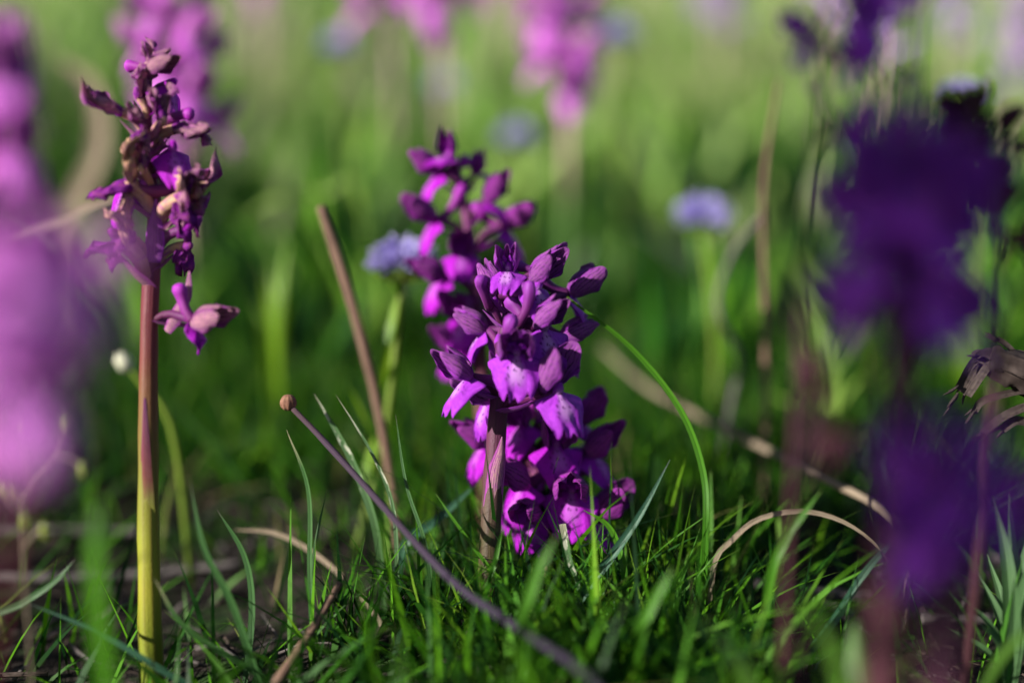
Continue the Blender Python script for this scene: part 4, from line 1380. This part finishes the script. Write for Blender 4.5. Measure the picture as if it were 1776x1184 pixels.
# withered dead stalk that reaches in from the right edge
def withered():
    d = .328
    base = drop(at(1900, 1090, d))
    root = empty('withered_stalk', base)
    tag(root, 'dark withered frayed plant stump reaching in at the right edge', 'dead plant')
    M['dead'] = m_dry('shaded_dead_stalk', (0.065, 0.048, 0.043), (0.032, 0.022, 0.02), (0.012, 0.008, 0.008))  # brown darkened so its colour stands in for shade on the stump
    L = lambda x, y, dd=0: at(x, y, d + dd * MM) - base
    mb = MB()
    mb.tube([Vector((0, 0, -.002)), L(1890, 850), L(1850, 690), L(1780, 648), L(1715, 625)], [.0038, .0038, .0044, .0042, .0034], n=18, samples=30, rib=.16, ribs=7, wob=.3, twist=1.5)
    mb.build('stalk', M['dead'], root)
    rg = random.Random(4)

    def strip(pts, w, frays=4):
        mb = MB()
        ps = [L(*p) for p in pts]
        mb.blade(ps, [w * MM * k for k in (.8, 1, 1, .9)], samples=12, normal=cdir(.1, .6, .7), fold=.6, twist=rg.uniform(-.6, .6))
        tipv = ps[-1] - ps[-2]
        for k in range(frays):
            o = Vector((rg.uniform(-1, 1), rg.uniform(-1, 1), rg.uniform(-1, 1))) * (w * .45 * MM)
            e = ps[-1] + tipv.normalized() * rg.uniform(.001, .0035) + o * 1.5
            mb.tube([ps[-1] + o * .7 - tipv * .1, (ps[-1] + e) / 2 + o * .3, e], [.00035, .0003, .0001], n=5, samples=5)
        mb.build('strip', M['dead'], root)

    strip([(1740, 622), (1712, 625), (1690, 645), (1667, 680)], 5.0, 8)
    strip([(1745, 640), (1705, 618), (1690, 622)], 3.0, 4)
    strip([(1800, 650), (1765, 620), (1745, 600), (1728, 588)], 1.6, 3)
    strip([(1800, 640), (1776, 615), (1752, 612)], 1.4, 2)
    strip([(1810, 680), (1770, 680), (1730, 688), (1700, 698), (1688, 715)], 1.8, 5)
    strip([(1810, 700), (1770, 712), (1735, 730), (1705, 756)], 2.6, 7)
    strip([(1830, 720), (1790, 735), (1760, 730), (1735, 745)], 2.2, 6)
    strip([(1800, 660, -4), (1770, 655, -4), (1735, 640, -3)], 2.4, 3)


withered()


# ------------------------------------------------------------------ an unseen leafy shrub left of the camera, added so its arching branch shades the right foreground
def shrub():
    base = drop(Vector((-0.31, -0.09, 0)))
    root = empty('shade_shrub', base)
    tag(root, 'added shade shrub, unseen outside the left edge, a branch arching over the picture', 'shrub')
    rg = random.Random(21)
    reach = Vector((-0.10, 0.122, 0.200)) - base
    clusters = [(reach, (.035, .028, .026), 330, (.008, .016)), (reach + Vector((0, .046, .026)), (.035, .036, .052), 560, (.008, .016)), (Vector((.02, .094, .277)), (.05, .010, .026), 170, (.008, .013)), (Vector((-.03, .0, .33)), (.07, .06, .08), 700, (.014, .03))]
    mb = MB()
    for k in range(6):
        a = k * 2.399
        e = clusters[3][0] + Vector((math.cos(a) * .045, math.sin(a) * .04, rg.uniform(-.05, .07)))
        mb.tube([Vector((math.cos(a) * .004, math.sin(a) * .004, -.002)), Vector((math.cos(a) * .014 - .02, math.sin(a) * .014, .15)), e], [.003, .0024, .0008], n=7, samples=10)
    mb.tube([Vector((0, 0, -.002)), Vector((-.01, -.01, .2)), Vector((.04, .06, .33)), Vector((.12, .14, .30)), reach + Vector((0, .05, .03)), reach + Vector((0, 0, .01))], [.003, .0028, .002, .0014, .0006], n=7, samples=24)
    mb.tube([Vector((-.008, -.008, .16)), Vector((.01, .06, .24)), clusters[2][0]], [.0014, .001, .0005], n=6, samples=8)
    mb.build('branches', M['straw_pink'], root)
    sp = []
    for c, r, cnt, (l0, l1) in clusters:
        for k in range(cnt):
            while True:
                q = Vector((rg.uniform(-1, 1), rg.uniform(-1, 1), rg.uniform(-1, 1)))
                if q.length < 1:
                    break
            p = c + Vector((q.x * r[0], q.y * r[1], q.z * r[2]))
            a = rg.uniform(0, 6.283)
            sp.append((p.x, p.y, p.z, rg.uniform(l0, l1), rg.uniform(.005, .009), math.cos(a) * .7, math.sin(a) * .7, rg.uniform(0, .5), rg.random()))
    o = grass_mass('crown', None, sp, G_LEAF, segs=4)
    del o['category']
    o.parent = root


shrub()
